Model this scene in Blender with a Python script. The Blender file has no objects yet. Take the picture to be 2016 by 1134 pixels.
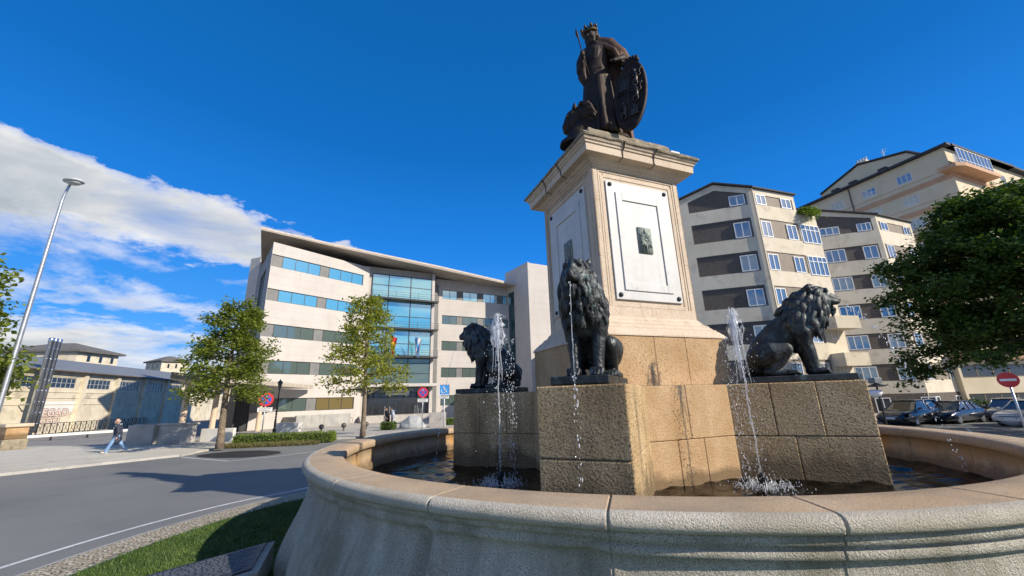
import bpy, bmesh, math, random
import numpy as np
from mathutils import Vector, Matrix
random.seed(7)
rng = np.random.default_rng(7)
PI = math.pi
scene = bpy.context.scene
COL = scene.collection

# ---------------------------------------------------------------- camera
CAM_Z = 2.4
pitch, roll = math.radians(15.61), math.radians(-1.657)
fwd = Vector((0, math.cos(pitch), math.sin(pitch)))
r0 = Vector((1, 0, 0)); u0 = Vector((0, -math.sin(pitch), math.cos(pitch)))
rgt = r0 * math.cos(roll) + u0 * math.sin(roll)
upv = -r0 * math.sin(roll) + u0 * math.cos(roll)
cam = bpy.data.cameras.new('camera')
cam.sensor_width = 36.0
cam.lens = 779.387 / 2016 * 36
cam.clip_start = 0.05
cam.clip_end = 3000
co = bpy.data.objects.new('camera', cam)
m = Matrix((rgt, upv, -fwd)).transposed().to_4x4()
m.translation = Vector((0, 0, CAM_Z))
co.matrix_world = m
COL.objects.link(co)
scene.camera = co

# ---------------------------------------------------------------- sun and sky
SUN_AZ, SUN_EL = math.radians(115.6), math.radians(30.6)
sun_dir = Vector((math.sin(SUN_AZ) * math.cos(SUN_EL), math.cos(SUN_AZ) * math.cos(SUN_EL), math.sin(SUN_EL)))
sl = bpy.data.lights.new('sun', 'SUN')
sl.energy = 4.95
sl.angle = math.radians(0.5)
sl.color = (1.0, 0.90, 0.76)
so = bpy.data.objects.new('sun', sl)
so.rotation_euler = sun_dir.to_track_quat('Z', 'Y').to_euler()
so.location = (40, -20, 40)
COL.objects.link(so)

scene.view_settings.view_transform = 'Standard'
scene.view_settings.look = 'None'
scene.view_settings.exposure = 0.28
scene.view_settings.gamma = 1.0
scene.render.film_transparent = False
scene.cycles.max_bounces = 8
scene.cycles.transparent_max_bounces = 24
scene.cycles.use_adaptive_sampling = True

world = bpy.data.worlds.new('World')
scene.world = world
world.use_nodes = True
wn = world.node_tree
wn.nodes.clear()
class G:
    """small node-graph helper"""
    def __init__(s, tree): s.t = tree
    def n(s, typ, **kw):
        nd = s.t.nodes.new(typ)
        for k, v in kw.items(): setattr(nd, k, v)
        return nd
    def l(s, a, b): s.t.links.new(a, b)
    def math(s, op, a, b=None, clamp=False):
        nd = s.n('ShaderNodeMath', operation=op); nd.use_clamp = clamp
        for i, v in enumerate((a, b)):
            if v is None: continue
            if isinstance(v, (int, float)): nd.inputs[i].default_value = v
            else: s.l(v, nd.inputs[i])
        return nd.outputs[0]
    def dot(s, a, vec):
        nd = s.n('ShaderNodeVectorMath', operation='DOT_PRODUCT')
        s.l(a, nd.inputs[0]); nd.inputs[1].default_value = vec
        return nd.outputs['Value']
    def ramp(s, fac, stops, interp='LINEAR'):
        nd = s.n('ShaderNodeValToRGB'); cr = nd.color_ramp; cr.interpolation = interp
        while len(cr.elements) < len(stops): cr.elements.new(0.5)
        for e, (p, c) in zip(cr.elements, stops):
            e.position = p; e.color = c if len(c) == 4 else (*c, 1)
        s.l(fac, nd.inputs[0]); return nd.outputs[0]
    def noise(s, vec, scale, detail=4, rough=.55, dist=0):
        nd = s.n('ShaderNodeTexNoise'); nd.inputs['Scale'].default_value = scale
        nd.inputs['Detail'].default_value = detail; nd.inputs['Roughness'].default_value = rough
        nd.inputs['Distortion'].default_value = dist
        s.l(vec, nd.inputs['Vector']); return nd.outputs['Fac']
    def mix(s, fac, a, b, blend='MIX'):
        nd = s.n('ShaderNodeMix', data_type='RGBA', blend_type=blend)
        for k, v in ((0, fac), (6, a), (7, b)):
            if isinstance(v, (int, float)): nd.inputs[k].default_value = v
            elif isinstance(v, tuple): nd.inputs[k].default_value = v if len(v) == 4 else (*v, 1)
            else: s.l(v, nd.inputs[k])
        return nd.outputs[2]

g = G(wn)
out = g.n('ShaderNodeOutputWorld')
sky = g.n('ShaderNodeTexSky', sky_type='NISHITA')
sky.sun_disc = False
sky.sun_elevation = SUN_EL
sky.sun_rotation = SUN_AZ
sky.altitude = 450
sky.air_density = 1.0
sky.dust_density = 0.25
sky.ozone_density = 3.0
hsv = g.n('ShaderNodeHueSaturation')
hsv.inputs['Saturation'].default_value = 1.28
g.l(sky.outputs[0], hsv.inputs['Color'])
bg = g.n('ShaderNodeBackground'); bg.inputs[1].default_value = 0.105
tc = g.n('ShaderNodeTexCoord')
D = tc.outputs['Generated']
# clouds: a layer seen in perspective (direction divided by its height), kept to the quarter of the sky that has them
sep = g.n('ShaderNodeSeparateXYZ'); g.l(D, sep.inputs[0])
deep = g.ramp(sep.outputs[2], [(0.0, (.32, .50, .80)), (0.07, (.13, .39, .84)), (0.17, (.048, .30, .82)), (0.34, (.012, .205, .71)), (0.55, (.004, .135, .48)), (0.85, (.003, .10, .34))])
skyc = g.n('ShaderNodeMix', data_type='RGBA', blend_type='MIX'); skyc.inputs[0].default_value = .90
g.l(hsv.outputs[0], skyc.inputs[6])
deepx = g.mix(1.0, deep, (9.5, 9.5, 9.5), 'MULTIPLY'); g.l(deepx, skyc.inputs[7])
g.l(skyc.outputs[2], bg.inputs[0])
zz = g.math('MAXIMUM', g.math('ADD', sep.outputs[2], 0.16), 0.03)
cx = g.math('DIVIDE', sep.outputs[0], zz); cy = g.math('DIVIDE', sep.outputs[1], zz)
def layer(dx, dy):
    cb = g.n('ShaderNodeCombineXYZ')
    g.l(g.math('ADD', cx, dx), cb.inputs[0]); g.l(g.math('ADD', cy, dy), cb.inputs[1])
    return cb.outputs[0]
CLOUD_S = 1.5
def dens(dx, dy):
    v = layer(dx, dy)
    a = g.noise(v, CLOUD_S, 11, .60, .30)
    return a
tplane = g.dot(D, (-0.3312, 0.2428, -0.9118))
wob = g.math('MULTIPLY', g.math('SUBTRACT', g.noise(layer(3, 1), 3.4, 7, .62), .5), 0.17)
tt = g.math('ADD', tplane, wob)
bias = g.ramp(g.math('ADD', g.math('MULTIPLY', tt, 2.0), 0.2), [
    (0.15, (0, 0, 0)), (0.205, (.48,) * 3), (0.26, (.70,) * 3), (0.40, (.70,) * 3), (0.465, (.46,) * 3), (0.58, (.46,) * 3),
    (0.66, (.57,) * 3), (0.71, (.47,) * 3), (0.77, (.62,) * 3), (0.86, (.62,) * 3), (1.0, (.52,) * 3)])
right = g.math('SUBTRACT', g.math('MULTIPLY', sep.outputs[0], -1.0), g.math('MULTIPLY', sep.outputs[1], 0.330))
right = g.math('ADD', right, wob)
rmask = g.ramp(right, [(0.0, (0, 0, 0)), (0.10, (1, 1, 1))])
rb = g.math('MULTIPLY', rmask, 1.0)
d0 = dens(0, 0)
back = g.ramp(g.math('MULTIPLY', sep.outputs[1], -1.0), [(0.05, (0, 0, 0)), (0.45, (.51,) * 3)])     # broken cloud behind the viewer too
bias = g.math('MAXIMUM', g.math('MULTIPLY', bias, rb), back)
dd = g.math('ADD', d0, g.math('MULTIPLY', g.math('SUBTRACT', bias, .5), 1.05))
alpha = g.ramp(dd, [(0.44, (0, 0, 0)), (0.56, (.52,) * 3), (0.72, (1, 1, 1))])
d1_ = dens(0.16, -0.10)
lit = g.math('ADD', g.math('MULTIPLY', g.math('SUBTRACT', d0, d1_), 2.6), .5, clamp=True)
thick = g.ramp(dd, [(0.50, (0, 0, 0)), (0.92, (1, 1, 1))])
shade = g.math('SUBTRACT', g.math('ADD', g.math('MULTIPLY', lit, .75), .55), g.math('MULTIPLY', thick, .72), clamp=True)
ccol = g.ramp(shade, [(0.0, (.30, .36, .43)), (0.45, (.50, .54, .59)), (0.80, (.76, .76, .76)), (1.0, (.90, .89, .87))])
bgc = g.n('ShaderNodeBackground'); bgc.inputs[1].default_value = 0.92
g.l(ccol, bgc.inputs[0])
mxs = g.n('ShaderNodeMixShader')
g.l(alpha, mxs.inputs[0]); g.l(bg.outputs[0], mxs.inputs[1]); g.l(bgc.outputs[0], mxs.inputs[2])
g.l(mxs.outputs[0], out.inputs[0])

# ---------------------------------------------------------------- materials
MATS = {}
def M(name, c1, c2=None, scale=3.0, rough=.8, bump=0.0, bscale=60.0, metal=0.0, c3=None, s3=90.0, t3=(.56, .68), rough2=None,
      spec=None, detail=5, streak=None, contrast=(.35, .65), bdist=.02, wet=None, seam=None):
    """Principled material: two-tone fbm, optional fine speckle (c3), optional run-down streaks, noise bump."""
    if name in MATS: return MATS[name]
    mt = bpy.data.materials.new(name); mt.use_nodes = True
    t = mt.node_tree; q = G(t); b = t.nodes['Principled BSDF']
    tcn = q.n('ShaderNodeTexCoord'); O = tcn.outputs['Object']
    col = None
    if c2 is not None:
        f = q.noise(O, scale, detail, .6)
        col = q.ramp(f, [(contrast[0], c1), (contrast[1], c2)])
    if c3 is not None:
        f3 = q.noise(O, s3, 2, .5)
        f3 = q.ramp(f3, [(t3[0], (0, 0, 0)), (t3[1], (1, 1, 1))])
        col = q.mix(f3, col if col is not None else c1, c3)
    if streak is not None:
        mp = q.n('ShaderNodeMapping'); mp.inputs['Scale'].default_value = (streak[1], streak[1], streak[2])
        q.l(O, mp.inputs[0])
        fs = q.ramp(q.noise(mp.outputs[0], 1.0, 4, .6), [(streak[3], (0, 0, 0)), (streak[3] + .22, (1, 1, 1))])
        fs = q.math('MULTIPLY', fs, streak[4])
        col = q.mix(fs, col if col is not None else c1, streak[0])
    if wet is not None or seam is not None:
        sx = q.n('ShaderNodeSeparateXYZ'); q.l(O, sx.inputs[0])
    if seam is not None:      # level formwork joints: (spacing, width, strength)
        fr = q.math('FRACT', q.math('DIVIDE', sx.outputs[2], seam[0]))
        k = q.math('MULTIPLY', q.math('LESS_THAN', fr, seam[1] / seam[0]), seam[2])
        col = q.mix(k, col if col is not None else c1, (.16, .145, .13))
    if wet is not None:       # tide mark of damp and algae above the water: (height, softness, colour, strength)
        hz = q.math('ADD', sx.outputs[2], q.math('MULTIPLY', q.math('SUBTRACT', q.noise(O, 2.6, 5, .65), .5), wet[1] * 2.4))
        k = q.math('MULTIPLY', q.math('SUBTRACT', 1.0, q.math('DIVIDE', q.math('SUBTRACT', hz, wet[0]), wet[1]), True), wet[3], True)
        col = q.mix(k, col if col is not None else c1, wet[2])
    if col is not None: q.l(col, b.inputs['Base Color'])
    else: b.inputs['Base Color'].default_value = (*c1, 1)
    b.inputs['Roughness'].default_value = rough
    b.inputs['Metallic'].default_value = metal
    if spec is not None: b.inputs['Specular IOR Level'].default_value = spec
    if rough2 is not None:
        rr = q.ramp(q.noise(O, scale * 1.7, 4, .6), [(.35, (rough,) * 3), (.65, (rough2,) * 3)])
        q.l(rr, b.inputs['Roughness'])
    if bump:
        bn = q.n('ShaderNodeBump'); bn.inputs['Strength'].default_value = bump; bn.inputs['Distance'].default_value = bdist
        q.l(q.noise(O, bscale, 4, .6), bn.inputs['Height']); q.l(bn.outputs[0], b.inputs['Normal'])
    MATS[name] = mt
    return mt

# ---------------------------------------------------------------- mesh helpers
class MB:
    """collects shapes; build() links them as one mesh object"""
    def __init__(s): s.v = []; s.f = []; s.m = []; s.cm = 0; s.T = None
    def add(s, vs, fs):
        o = len(s.v)
        if s.T is not None: vs = [s.T @ Vector(p) for p in vs]
        s.v.extend([tuple(p) for p in vs]); s.f.extend([tuple(i + o for i in f) for f in fs]); s.m.extend([s.cm] * len(fs)); return s
    def box(s, x0, x1, y0, y1, z0, z1):
        v = [(x0, y0, z0), (x1, y0, z0), (x1, y1, z0), (x0, y1, z0), (x0, y0, z1), (x1, y0, z1), (x1, y1, z1), (x0, y1, z1)]
        return s.add(v, [(0, 3, 2, 1), (4, 5, 6, 7), (0, 1, 5, 4), (1, 2, 6, 5), (2, 3, 7, 6), (3, 0, 4, 7)])
    def cbox(s, x0, x1, y0, y1, z0, z1, c=.02):
        """box with chamfered edges"""
        bm = bmesh.new(); bmesh.ops.create_cube(bm, size=1)
        for v in bm.verts: v.co = Vector((x0 + (v.co.x + .5) * (x1 - x0), y0 + (v.co.y + .5) * (y1 - y0), z0 + (v.co.z + .5) * (z1 - z0)))
        bmesh.ops.bevel(bm, geom=bm.edges[:], offset=c, segments=2, affect='EDGES', profile=.5)
        bm.verts.index_update()
        s.add([v.co.copy() for v in bm.verts], [[v.index for v in f.verts] for f in bm.faces]); bm.free(); return s
    def tube(s, pts, rad, n=8, caps=True, flat=None):
        pts = [Vector(p) for p in pts]; N = len(pts)
        if isinstance(rad, (int, float)): rad = [rad] * N
        vs = []; fs = []
        ref = None
        for i, p in enumerate(pts):
            d = (pts[min(i + 1, N - 1)] - pts[max(i - 1, 0)])
            if d.length < 1e-9: d = Vector((0, 0, 1))
            d.normalize()
            if ref is None: ref = Vector((1, 0, 0)) if abs(d.x) < .9 else Vector((0, 1, 0))
            a = (ref - d * ref.dot(d)); a.normalize(); ref = a; b = d.cross(a)
            for k in range(n):
                th = 2 * PI * k / n
                vs.append(p + a * math.cos(th) * rad[i] + b * math.sin(th) * rad[i] * (flat or 1))
        for i in range(N - 1):
            for k in range(n):
                k2 = (k + 1) % n
                fs.append((i * n + k, i * n + k2, (i + 1) * n + k2, (i + 1) * n + k))
        if caps:
            fs.append(tuple(reversed(range(n)))); fs.append(tuple(range((N - 1) * n, N * n)))
        return s.add(vs, fs)
    def cyl(s, p0, p1, r, r2=None, n=12): return s.tube([p0, p1], [r, r if r2 is None else r2], n)
    def ell(s, c, r, n=12, m=8, R=None):
        c = Vector(c); vs = [];
        if isinstance(r, (int, float)): r = (r, r, r)
        for i in range(1, m):
            ph = PI * i / m
            for k in range(n):
                th = 2 * PI * k / n
                p = Vector((r[0] * math.sin(ph) * math.cos(th), r[1] * math.sin(ph) * math.sin(th), r[2] * math.cos(ph)))
                if R is not None: p = R @ p
                vs.append(c + p)
        t = Vector((0, 0, r[2])); 
        if R is not None: t = R @ t
        vs.append(c + t); vs.append(c - t); T = len(vs) - 2
        fs = []
        for i in range(m - 2):
            for k in range(n):
                k2 = (k + 1) % n
                fs.append((i * n + k, (i + 1) * n + k, (i + 1) * n + k2, i * n + k2))
        for k in range(n):
            k2 = (k + 1) % n
            fs.append((T, k, k2)); fs.append((T + 1, (m - 2) * n + k2, (m - 2) * n + k))
        return s.add(vs, fs)
    def limb(s, pts, rad, n=12):
        """rounded tube: capsule chain, for the remeshed figures"""
        pts = [Vector(p) for p in pts]
        a = (pts[0] - pts[1]).normalized(); b = (pts[-1] - pts[-2]).normalized()
        P = [pts[0] + a * rad[0] * .95, pts[0] + a * rad[0] * .6] + pts + [pts[-1] + b * rad[-1] * .6, pts[-1] + b * rad[-1] * .95]
        R = [rad[0] * .3, rad[0] * .8] + list(rad) + [rad[-1] * .8, rad[-1] * .3]
        return s.tube(P, R, n)
    def lathe(s, prof, n=24, c=(0, 0, 0), sx=1, sy=1, a0=0):
        vs = []; fs = []
        for (r, z) in prof:
            for k in range(n):
                th = a0 + 2 * PI * k / n
                vs.append((c[0] + sx * r * math.cos(th), c[1] + sy * r * math.sin(th), c[2] + z))
        for i in range(len(prof) - 1):
            for k in range(n):
                k2 = (k + 1) % n
                fs.append((i * n + k, i * n + k2, (i + 1) * n + k2, (i + 1) * n + k))
        fs.append(tuple(reversed(range(n)))); fs.append(tuple(range((len(prof) - 1) * n, len(prof) * n)))
        return s.add(vs, fs)
    def prism(s, poly, z0, z1):
        n = len(poly)
        area = sum(poly[i][0] * poly[(i + 1) % n][1] - poly[(i + 1) % n][0] * poly[i][1] for i in range(n))
        if area < 0: poly = poly[::-1]
        z0 = z0 if isinstance(z0, (list, tuple)) else [z0] * n
        z1 = z1 if isinstance(z1, (list, tuple)) else [z1] * n
        if area < 0: z0 = z0[::-1]; z1 = z1[::-1]
        vs = [(p[0], p[1], z0[i]) for i, p in enumerate(poly)] + [(p[0], p[1], z1[i]) for i, p in enumerate(poly)]
        fs = [tuple(reversed(range(n))), tuple(range(n, 2 * n))] + [(i, (i + 1) % n, (i + 1) % n + n, i + n) for i in range(n)]
        return s.add(vs, fs)
    def quad(s, *p): return s.add(p, [tuple(range(len(p)))])
    def build(s, name, mats, parent=None, smooth=False, loc=None):
        me = bpy.data.meshes.new(name)
        me.from_pydata(s.v, [], s.f)
        if not isinstance(mats, (list, tuple)): mats = [mats]
        for x in mats: me.materials.append(x)
        if len(mats) > 1: me.polygons.foreach_set('material_index', s.m)
        if smooth: me.polygons.foreach_set('use_smooth', [True] * len(me.polygons))
        me.update()
        o = bpy.data.objects.new(name, me); COL.objects.link(o)
        if parent is not None: o.parent = parent
        if loc is not None: o.location = loc
        return o
    def remesh(s, name, mat, parent=None, voxel=.012, smooth_it=4, post=None, fac=.5):
        """union of everything collected, as one continuous surface"""
        o = s.build(name, mat, parent)
        o.parent = None
        md = o.modifiers.new('r', 'REMESH'); md.mode = 'VOXEL'; md.voxel_size = voxel; md.use_smooth_shade = True
        if smooth_it:
            sm = o.modifiers.new('s', 'SMOOTH'); sm.factor = fac; sm.iterations = smooth_it
        dg = bpy.context.evaluated_depsgraph_get()
        me = bpy.data.meshes.new_from_object(o.evaluated_get(dg))
        o.modifiers.clear(); old = o.data; o.data = me; bpy.data.meshes.remove(old)
        me.name = name
        if not me.materials: me.materials.append(mat)
        me.polygons.foreach_set('use_smooth', [True] * len(me.polygons))
        if post is not None:
            n = len(me.vertices); a = np.empty(n * 3); me.vertices.foreach_get('co', a); a = a.reshape(-1, 3)
            a = post(a); me.vertices.foreach_set('co', a.ravel()); me.update()
        if parent is not None: o.parent = parent
        return o

def tag(o, label=None, cat=None, group=None, kind=None):
    if label: o['label'] = label
    if cat: o['category'] = cat
    if group: o['group'] = group
    if kind: o['kind'] = kind
    return o
def empty(name, loc=(0, 0, 0), rz=0.0, label=None, cat=None, group=None):
    o = bpy.data.objects.new(name, None); o.empty_display_size = .3; COL.objects.link(o)
    o.location = loc; o.rotation_euler = (0, 0, rz)
    return tag(o, label, cat, group)
def copy_tree(o, parent=None, strip=True):
    c = o.copy(); COL.objects.link(c)
    if parent is not None: c.parent = parent
    for ch in list(o.children): copy_tree(ch, c)
    return c
def struct(name, mb, mat, smooth=False): return tag(mb.build(name, mat, None, smooth), kind='structure')

class Face:
    """a vertical wall plane: u runs from P0 to P1, o points out of the building (to the right of the direction of travel)"""
    def __init__(s, P0, P1, z=0):
        s.p = Vector((P0[0], P0[1], 0)); d = Vector((P1[0] - P0[0], P1[1] - P0[1], 0)); s.L = d.length; s.d = d.normalized()
        s.n = Vector((s.d.y, -s.d.x, 0)); s.T = Matrix((( s.d.x, -s.n.x, 0, s.p.x), (s.d.y, -s.n.y, 0, s.p.y), (0, 0, 1, z), (0, 0, 0, 1)))
    # local coordinates: x = along, y = into the wall (negative = outwards), z = up
def wallgrid(mb, u0, u1, z0, z1, holes, depth=.2, reveal_m=None, y=0.0):
    """a wall sheet with rectangular openings and their reveals, in face coordinates"""
    us = sorted({u0, u1, *[h[0] for h in holes], *[h[1] for h in holes]}); zs = sorted({z0, z1, *[h[2] for h in holes], *[h[3] for h in holes]})
    us = [u for u in us if u0 - 1e-6 <= u <= u1 + 1e-6]; zs = [z for z in zs if z0 - 1e-6 <= z <= z1 + 1e-6]
    for i in range(len(us) - 1):
        for j in range(len(zs) - 1):
            uc, zc = (us[i] + us[i + 1]) / 2, (zs[j] + zs[j + 1]) / 2
            if any(h[0] < uc < h[1] and h[2] < zc < h[3] for h in holes): continue
            mb.quad((us[i], y, zs[j]), (us[i + 1], y, zs[j]), (us[i + 1], y, zs[j + 1]), (us[i], y, zs[j + 1]))
    old = mb.cm
    if reveal_m is not None: mb.cm = reveal_m
    for a, b, c, d in holes:
        mb.quad((a, y, c), (b, y, c), (b, y + depth, c), (a, y + depth, c)); mb.quad((a, y, d), (a, y + depth, d), (b, y + depth, d), (b, y, d))
        mb.quad((a, y, c), (a, y + depth, c), (a, y + depth, d), (a, y, d)); mb.quad((b, y, c), (b, y, d), (b, y + depth, d), (b, y + depth, c))
    mb.cm = old
def window(parent, face, a, b, c, d, frame_m, glass_m, n=2, y=.1, fr=.06, dep=.06, rails=(), name='window'):
    """framed window with a pane, set into an opening of the wall"""
    f = MB(); f.T = face.T
    f.box(a, a + fr, y, y + dep, c, d); f.box(b - fr, b, y, y + dep, c, d)
    f.box(a + fr, b - fr, y, y + dep, c, c + fr); f.box(a + fr, b - fr, y, y + dep, d - fr, d)
    for i in range(1, n):
        u = a + (b - a) * i / n; f.box(u - fr / 2, u + fr / 2, y + .004, y + dep, c + fr, d - fr)
    for r in rails:
        z = c + (d - c) * r; f.box(a + fr, b - fr, y + .008, y + dep - .004, z - fr / 2.6, z + fr / 2.6)
    w = f.build(name, frame_m, parent)
    p = MB(); p.T = face.T
    p.box(a + fr * .5, b - fr * .5, y + dep * .5, y + dep * .5 + .015, c + fr * .5, d - fr * .5)
    p.build('pane', glass_m, w)
    return w
# ================================================================ shared stone, bronze, water
granite_tan = M('granite_tan', (.45, .285, .135), (.58, .40, .225), 1.6, .78, .75, 48, c3=(.24, .15, .08), s3=52, t3=(.53, .68), streak=((.36, .20, .08), 2.2, .35, .52, .75), wet=(1.0, .14, (.13, .085, .04), .8))
granite_shaft = M('granite_shaft', (.55, .44, .32), (.64, .53, .405), 1.4, .75, .25, 60, c3=(.28, .19, .12), s3=70, t3=(.54, .72), streak=((.25, .19, .13), 3.5, .40, .55, .62))
granite_rough = M('granite_rough', (.55, .37, .175), (.72, .53, .29), 1.3, .8, 1.0, 26, c3=(.15, .10, .055), s3=48, t3=(.52, .66), streak=((.20, .14, .075), 1.8, .35, .50, .75), bdist=.07, wet=(1.12, .30, (.12, .088, .045), .8))
granite_nose = M('granite_nose', (.57, .515, .405), (.75, .69, .57), 1.6, .85, 1.0, 75, c3=(.30, .26, .20), s3=120, t3=(.46, .72), streak=((.40, .36, .28), 1.5, 1.0, .50, .5), bdist=.03)
granite_rim = M('granite_rim', (.58, .42, .255), (.70, .53, .345), 1.1, .8, .85, 150, c3=(.26, .17, .10), s3=130, t3=(.46, .70), streak=((.33, .27, .20), 1.3, 1.0, .50, .6), bdist=.02)
granite_wall = M('granite_wall', (.47, .43, .34), (.68, .64, .54), 1.2, .85, 1.0, 70, c3=(.25, .23, .18), s3=95, t3=(.46, .70), streak=((.24, .22, .15), 2.2, .45, .46, .7), bdist=.03)
granite_inner = M('granite_inner', (.40, .28, .15), (.50, .38, .25), 1.5, .7, .4, 50, c3=(.16, .11, .06), s3=70, t3=(.58, .70), streak=((.52, .26, .07), 2.0, .3, .5, .75), wet=(1.0, .16, (.13, .08, .035), .85))
lichen_stone = M('lichen_stone', (.20, .17, .12), (.40, .34, .24), 5, .9, .6, 60, c3=(.10, .09, .06), s3=40, t3=(.5, .66))
marble_white = M('marble_white', (.50, .50, .48), (.585, .58, .56), 1.6, .55, .08, 40, c3=(.42, .43, .42), s3=5, t3=(.62, .80), streak=((.38, .44, .41), 7, .45, .58, .7))
dark_joint = M('dark_joint', (.10, .08, .055), (.17, .13, .09), 8, .95)
bronze = M('bronze', (.030, .031, .034), (.075, .085, .085), 4.5, .42, .35, 45, metal=.75, c3=(.13, .20, .19), s3=7, t3=(.60, .80), rough2=.6, bdist=.015)
bronze_rust = M('bronze_rust', (.009, .007, .006), (.036, .019, .012), 2.6, .55, .4, 40, metal=.4, c3=(.05, .042, .019), s3=3.2, t3=(.60, .76), rough2=.7, bdist=.015)
bronze_cloak = M('bronze_cloak', (.05, .020, .011), (.115, .050, .024), 2.6, .6, .4, 40, metal=.3, c3=(.13, .105, .042), s3=3.0, t3=(.52, .7), bdist=.012)
bronze_green = M('bronze_green', (.17, .20, .175), (.27, .31, .275), 12, .65, .3, 70, metal=.1)
iron_dark = M('iron_dark', (.025, .026, .028), (.05, .05, .055), 8, .5, .2, 60, metal=.6)

def water_mat():
    mt = bpy.data.materials.new('water'); mt.use_nodes = True
    t = mt.node_tree; q = G(t); t.nodes.clear()
    o = q.n('ShaderNodeOutputMaterial')
    tr = q.n('ShaderNodeBsdfTransparent'); tr.inputs[0].default_value = (.50, .43, .30, 1)
    gl = q.n('ShaderNodeBsdfGlossy'); gl.inputs['Roughness'].default_value = .04
    fr = q.n('ShaderNodeFresnel'); fr.inputs['IOR'].default_value = 1.36
    tcn = q.n('ShaderNodeTexCoord')
    bn = q.n('ShaderNodeBump'); bn.inputs['Strength'].default_value = .35; bn.inputs['Distance'].default_value = .03
    q.l(q.noise(tcn.outputs['Object'], 9, 4, .6, .6), bn.inputs['Height'])
    q.l(bn.outputs[0], gl.inputs['Normal']); q.l(bn.outputs[0], fr.inputs['Normal'])
    mx = q.n('ShaderNodeMixShader'); q.l(fr.outputs[0], mx.inputs[0]); q.l(tr.outputs[0], mx.inputs[1]); q.l(gl.outputs[0], mx.inputs[2])
    q.l(mx.outputs[0], o.inputs[0]); return mt
water_m = water_mat()
def spray_mat(name, a, trans):
    mt = bpy.data.materials.new(name); mt.use_nodes = True
    t = mt.node_tree; q = G(t); t.nodes.clear()
    o = q.n('ShaderNodeOutputMaterial')
    tr = q.n('ShaderNodeBsdfTransparent'); tr.inputs[0].default_value = (.97, .98, 1, 1)
    df = q.n('ShaderNodeBsdfPrincipled'); df.inputs['Base Color'].default_value = (*a, 1); df.inputs['Roughness'].default_value = .08
    df.inputs['Specular IOR Level'].default_value = 1.0
    mx = q.n('ShaderNodeMixShader'); mx.inputs[0].default_value = trans
    q.l(df.outputs[0], mx.inputs[1]); q.l(tr.outputs[0], mx.inputs[2]); q.l(mx.outputs[0], o.inputs[0]); return mt
spray_m = spray_mat('water_spray', (.86, .90, .94), .70)
drop_m = spray_mat('water_drops', (.88, .92, .95), .42)

# ================================================================ basin
BX, BY, RIM = 2.45, 9.65, 1.54
basin = empty('fountain_basin', (BX, BY, 0), 0, 'round granite fountain basin with bulging ribbed wall and thick rounded coping', 'fountain')
RI, RO_ = 5.90, 6.52
joints = [math.radians(-77 - 14.4 * k) for k in range(25)]
def jd(th):
    """distance (in radians) to the nearest coping joint"""
    d = (th - joints[0]) % math.radians(14.4)
    return min(d, math.radians(14.4) - d)
# coping: blunt nose outside, small arris inside, a narrow groove at every joint
THETA = sorted(set([2 * PI * k / 900 for k in range(900)] + [(j + o) % (2 * PI) for j in joints for o in (-.004, -.0021, -.0017, -.0008, 0, .0008, .0017, .0021, .004)]))
def ring(prof, thetas, fn=None):
    mb = MB(); vs = []; fs = []; P = len(prof); n = len(thetas)
    for th in thetas:
        for i, (r, z) in enumerate(prof):
            if fn: r, z = fn(th, i, r, z)
            vs.append((r * math.cos(th), r * math.sin(th), z))
    for k in range(n):
        k2 = (k + 1) % n
        for i in range(P - 1): fs.append((k * P + i, k2 * P + i, k2 * P + i + 1, k * P + i + 1))
    mb.add(vs, fs); return mb
nose = [(RO_ - .025, RIM - .130), (RO_ - .004, RIM - .112), (RO_ + .004, RIM - .075), (RO_ - .004, RIM - .042), (RO_ - .022, RIM - .018), (RO_ - .05, RIM - .005)]
cop = [(RI + .02, RIM - .16), (RO_ - .20, RIM - .14), (RO_ - .05, RIM - .132)] + nose + [(RO_ - .10, RIM + .001), (RO_ - .35, RIM + .003), (RI + .25, RIM + .003), (RI + .03, RIM), (RI, RIM - .03), (RI, RIM - .14), (RI + .02, RIM - .16)]
jit = [random.Random(77).uniform(-.006, .006) for _ in range(40)]
def cop_fn(th, i, r, z):
    j = jd(th); seg = int(((th - joints[0]) % (2 * PI)) / math.radians(14.4)) % 25
    if j < .0012: k = .022; z -= k if z > RIM - .1 else 0; r += (-k if r > RI + .4 else k)
    elif j < .0019: k = .006; z -= k if z > RIM - .1 else 0; r += (-k if r > RI + .4 else k)
    return r + jit[seg] * .6 * (1 if r > RI + .4 else 0), z + jit[seg] * .5
rb_ = ring(cop, THETA, cop_fn); P_ = len(cop) - 1
rb_.m = [1 if 2 <= (k % P_) <= 8 else 0 for k in range(len(rb_.f))]
rb_.build('coping', [granite_rim, granite_nose], basin, True)
# outer wall: mouldings under the coping, then a swelling body with rolls at the joints
prof = [(RO_ - .07, 1.408), (RO_ - .065, 1.385), (RO_ - .075, 1.35), (RO_ - .12, 1.335), (RO_ - .12, 1.31), (RO_ - .10, 1.28), (RO_ - .12, 1.25), (RO_ - .15, 1.23), (RO_ - .17, 1.20)]
flat_ = [(RO_ - .06, 1.408), (RO_ - .052, 1.39), (RO_ - .050, 1.335), (RO_ - .090, 1.325), (RO_ - .092, 1.305), (RO_ - .072, 1.295), (RO_ - .070, 1.24), (RO_ - .105, 1.228), (RO_ - .115, 1.21)]
for s_ in np.linspace(0, 1, 24)[1:]:
    z = 1.20 * (1 - s_) - .1 * s_
    prof.append((RO_ - .17 + .31 * math.sin(min(1, s_ * 1.35) * PI / 2) ** 1.5 - .08 * max(0, s_ - .7), z))
    flat_.append((RO_ - .115 + .12 * s_, z))
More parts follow.
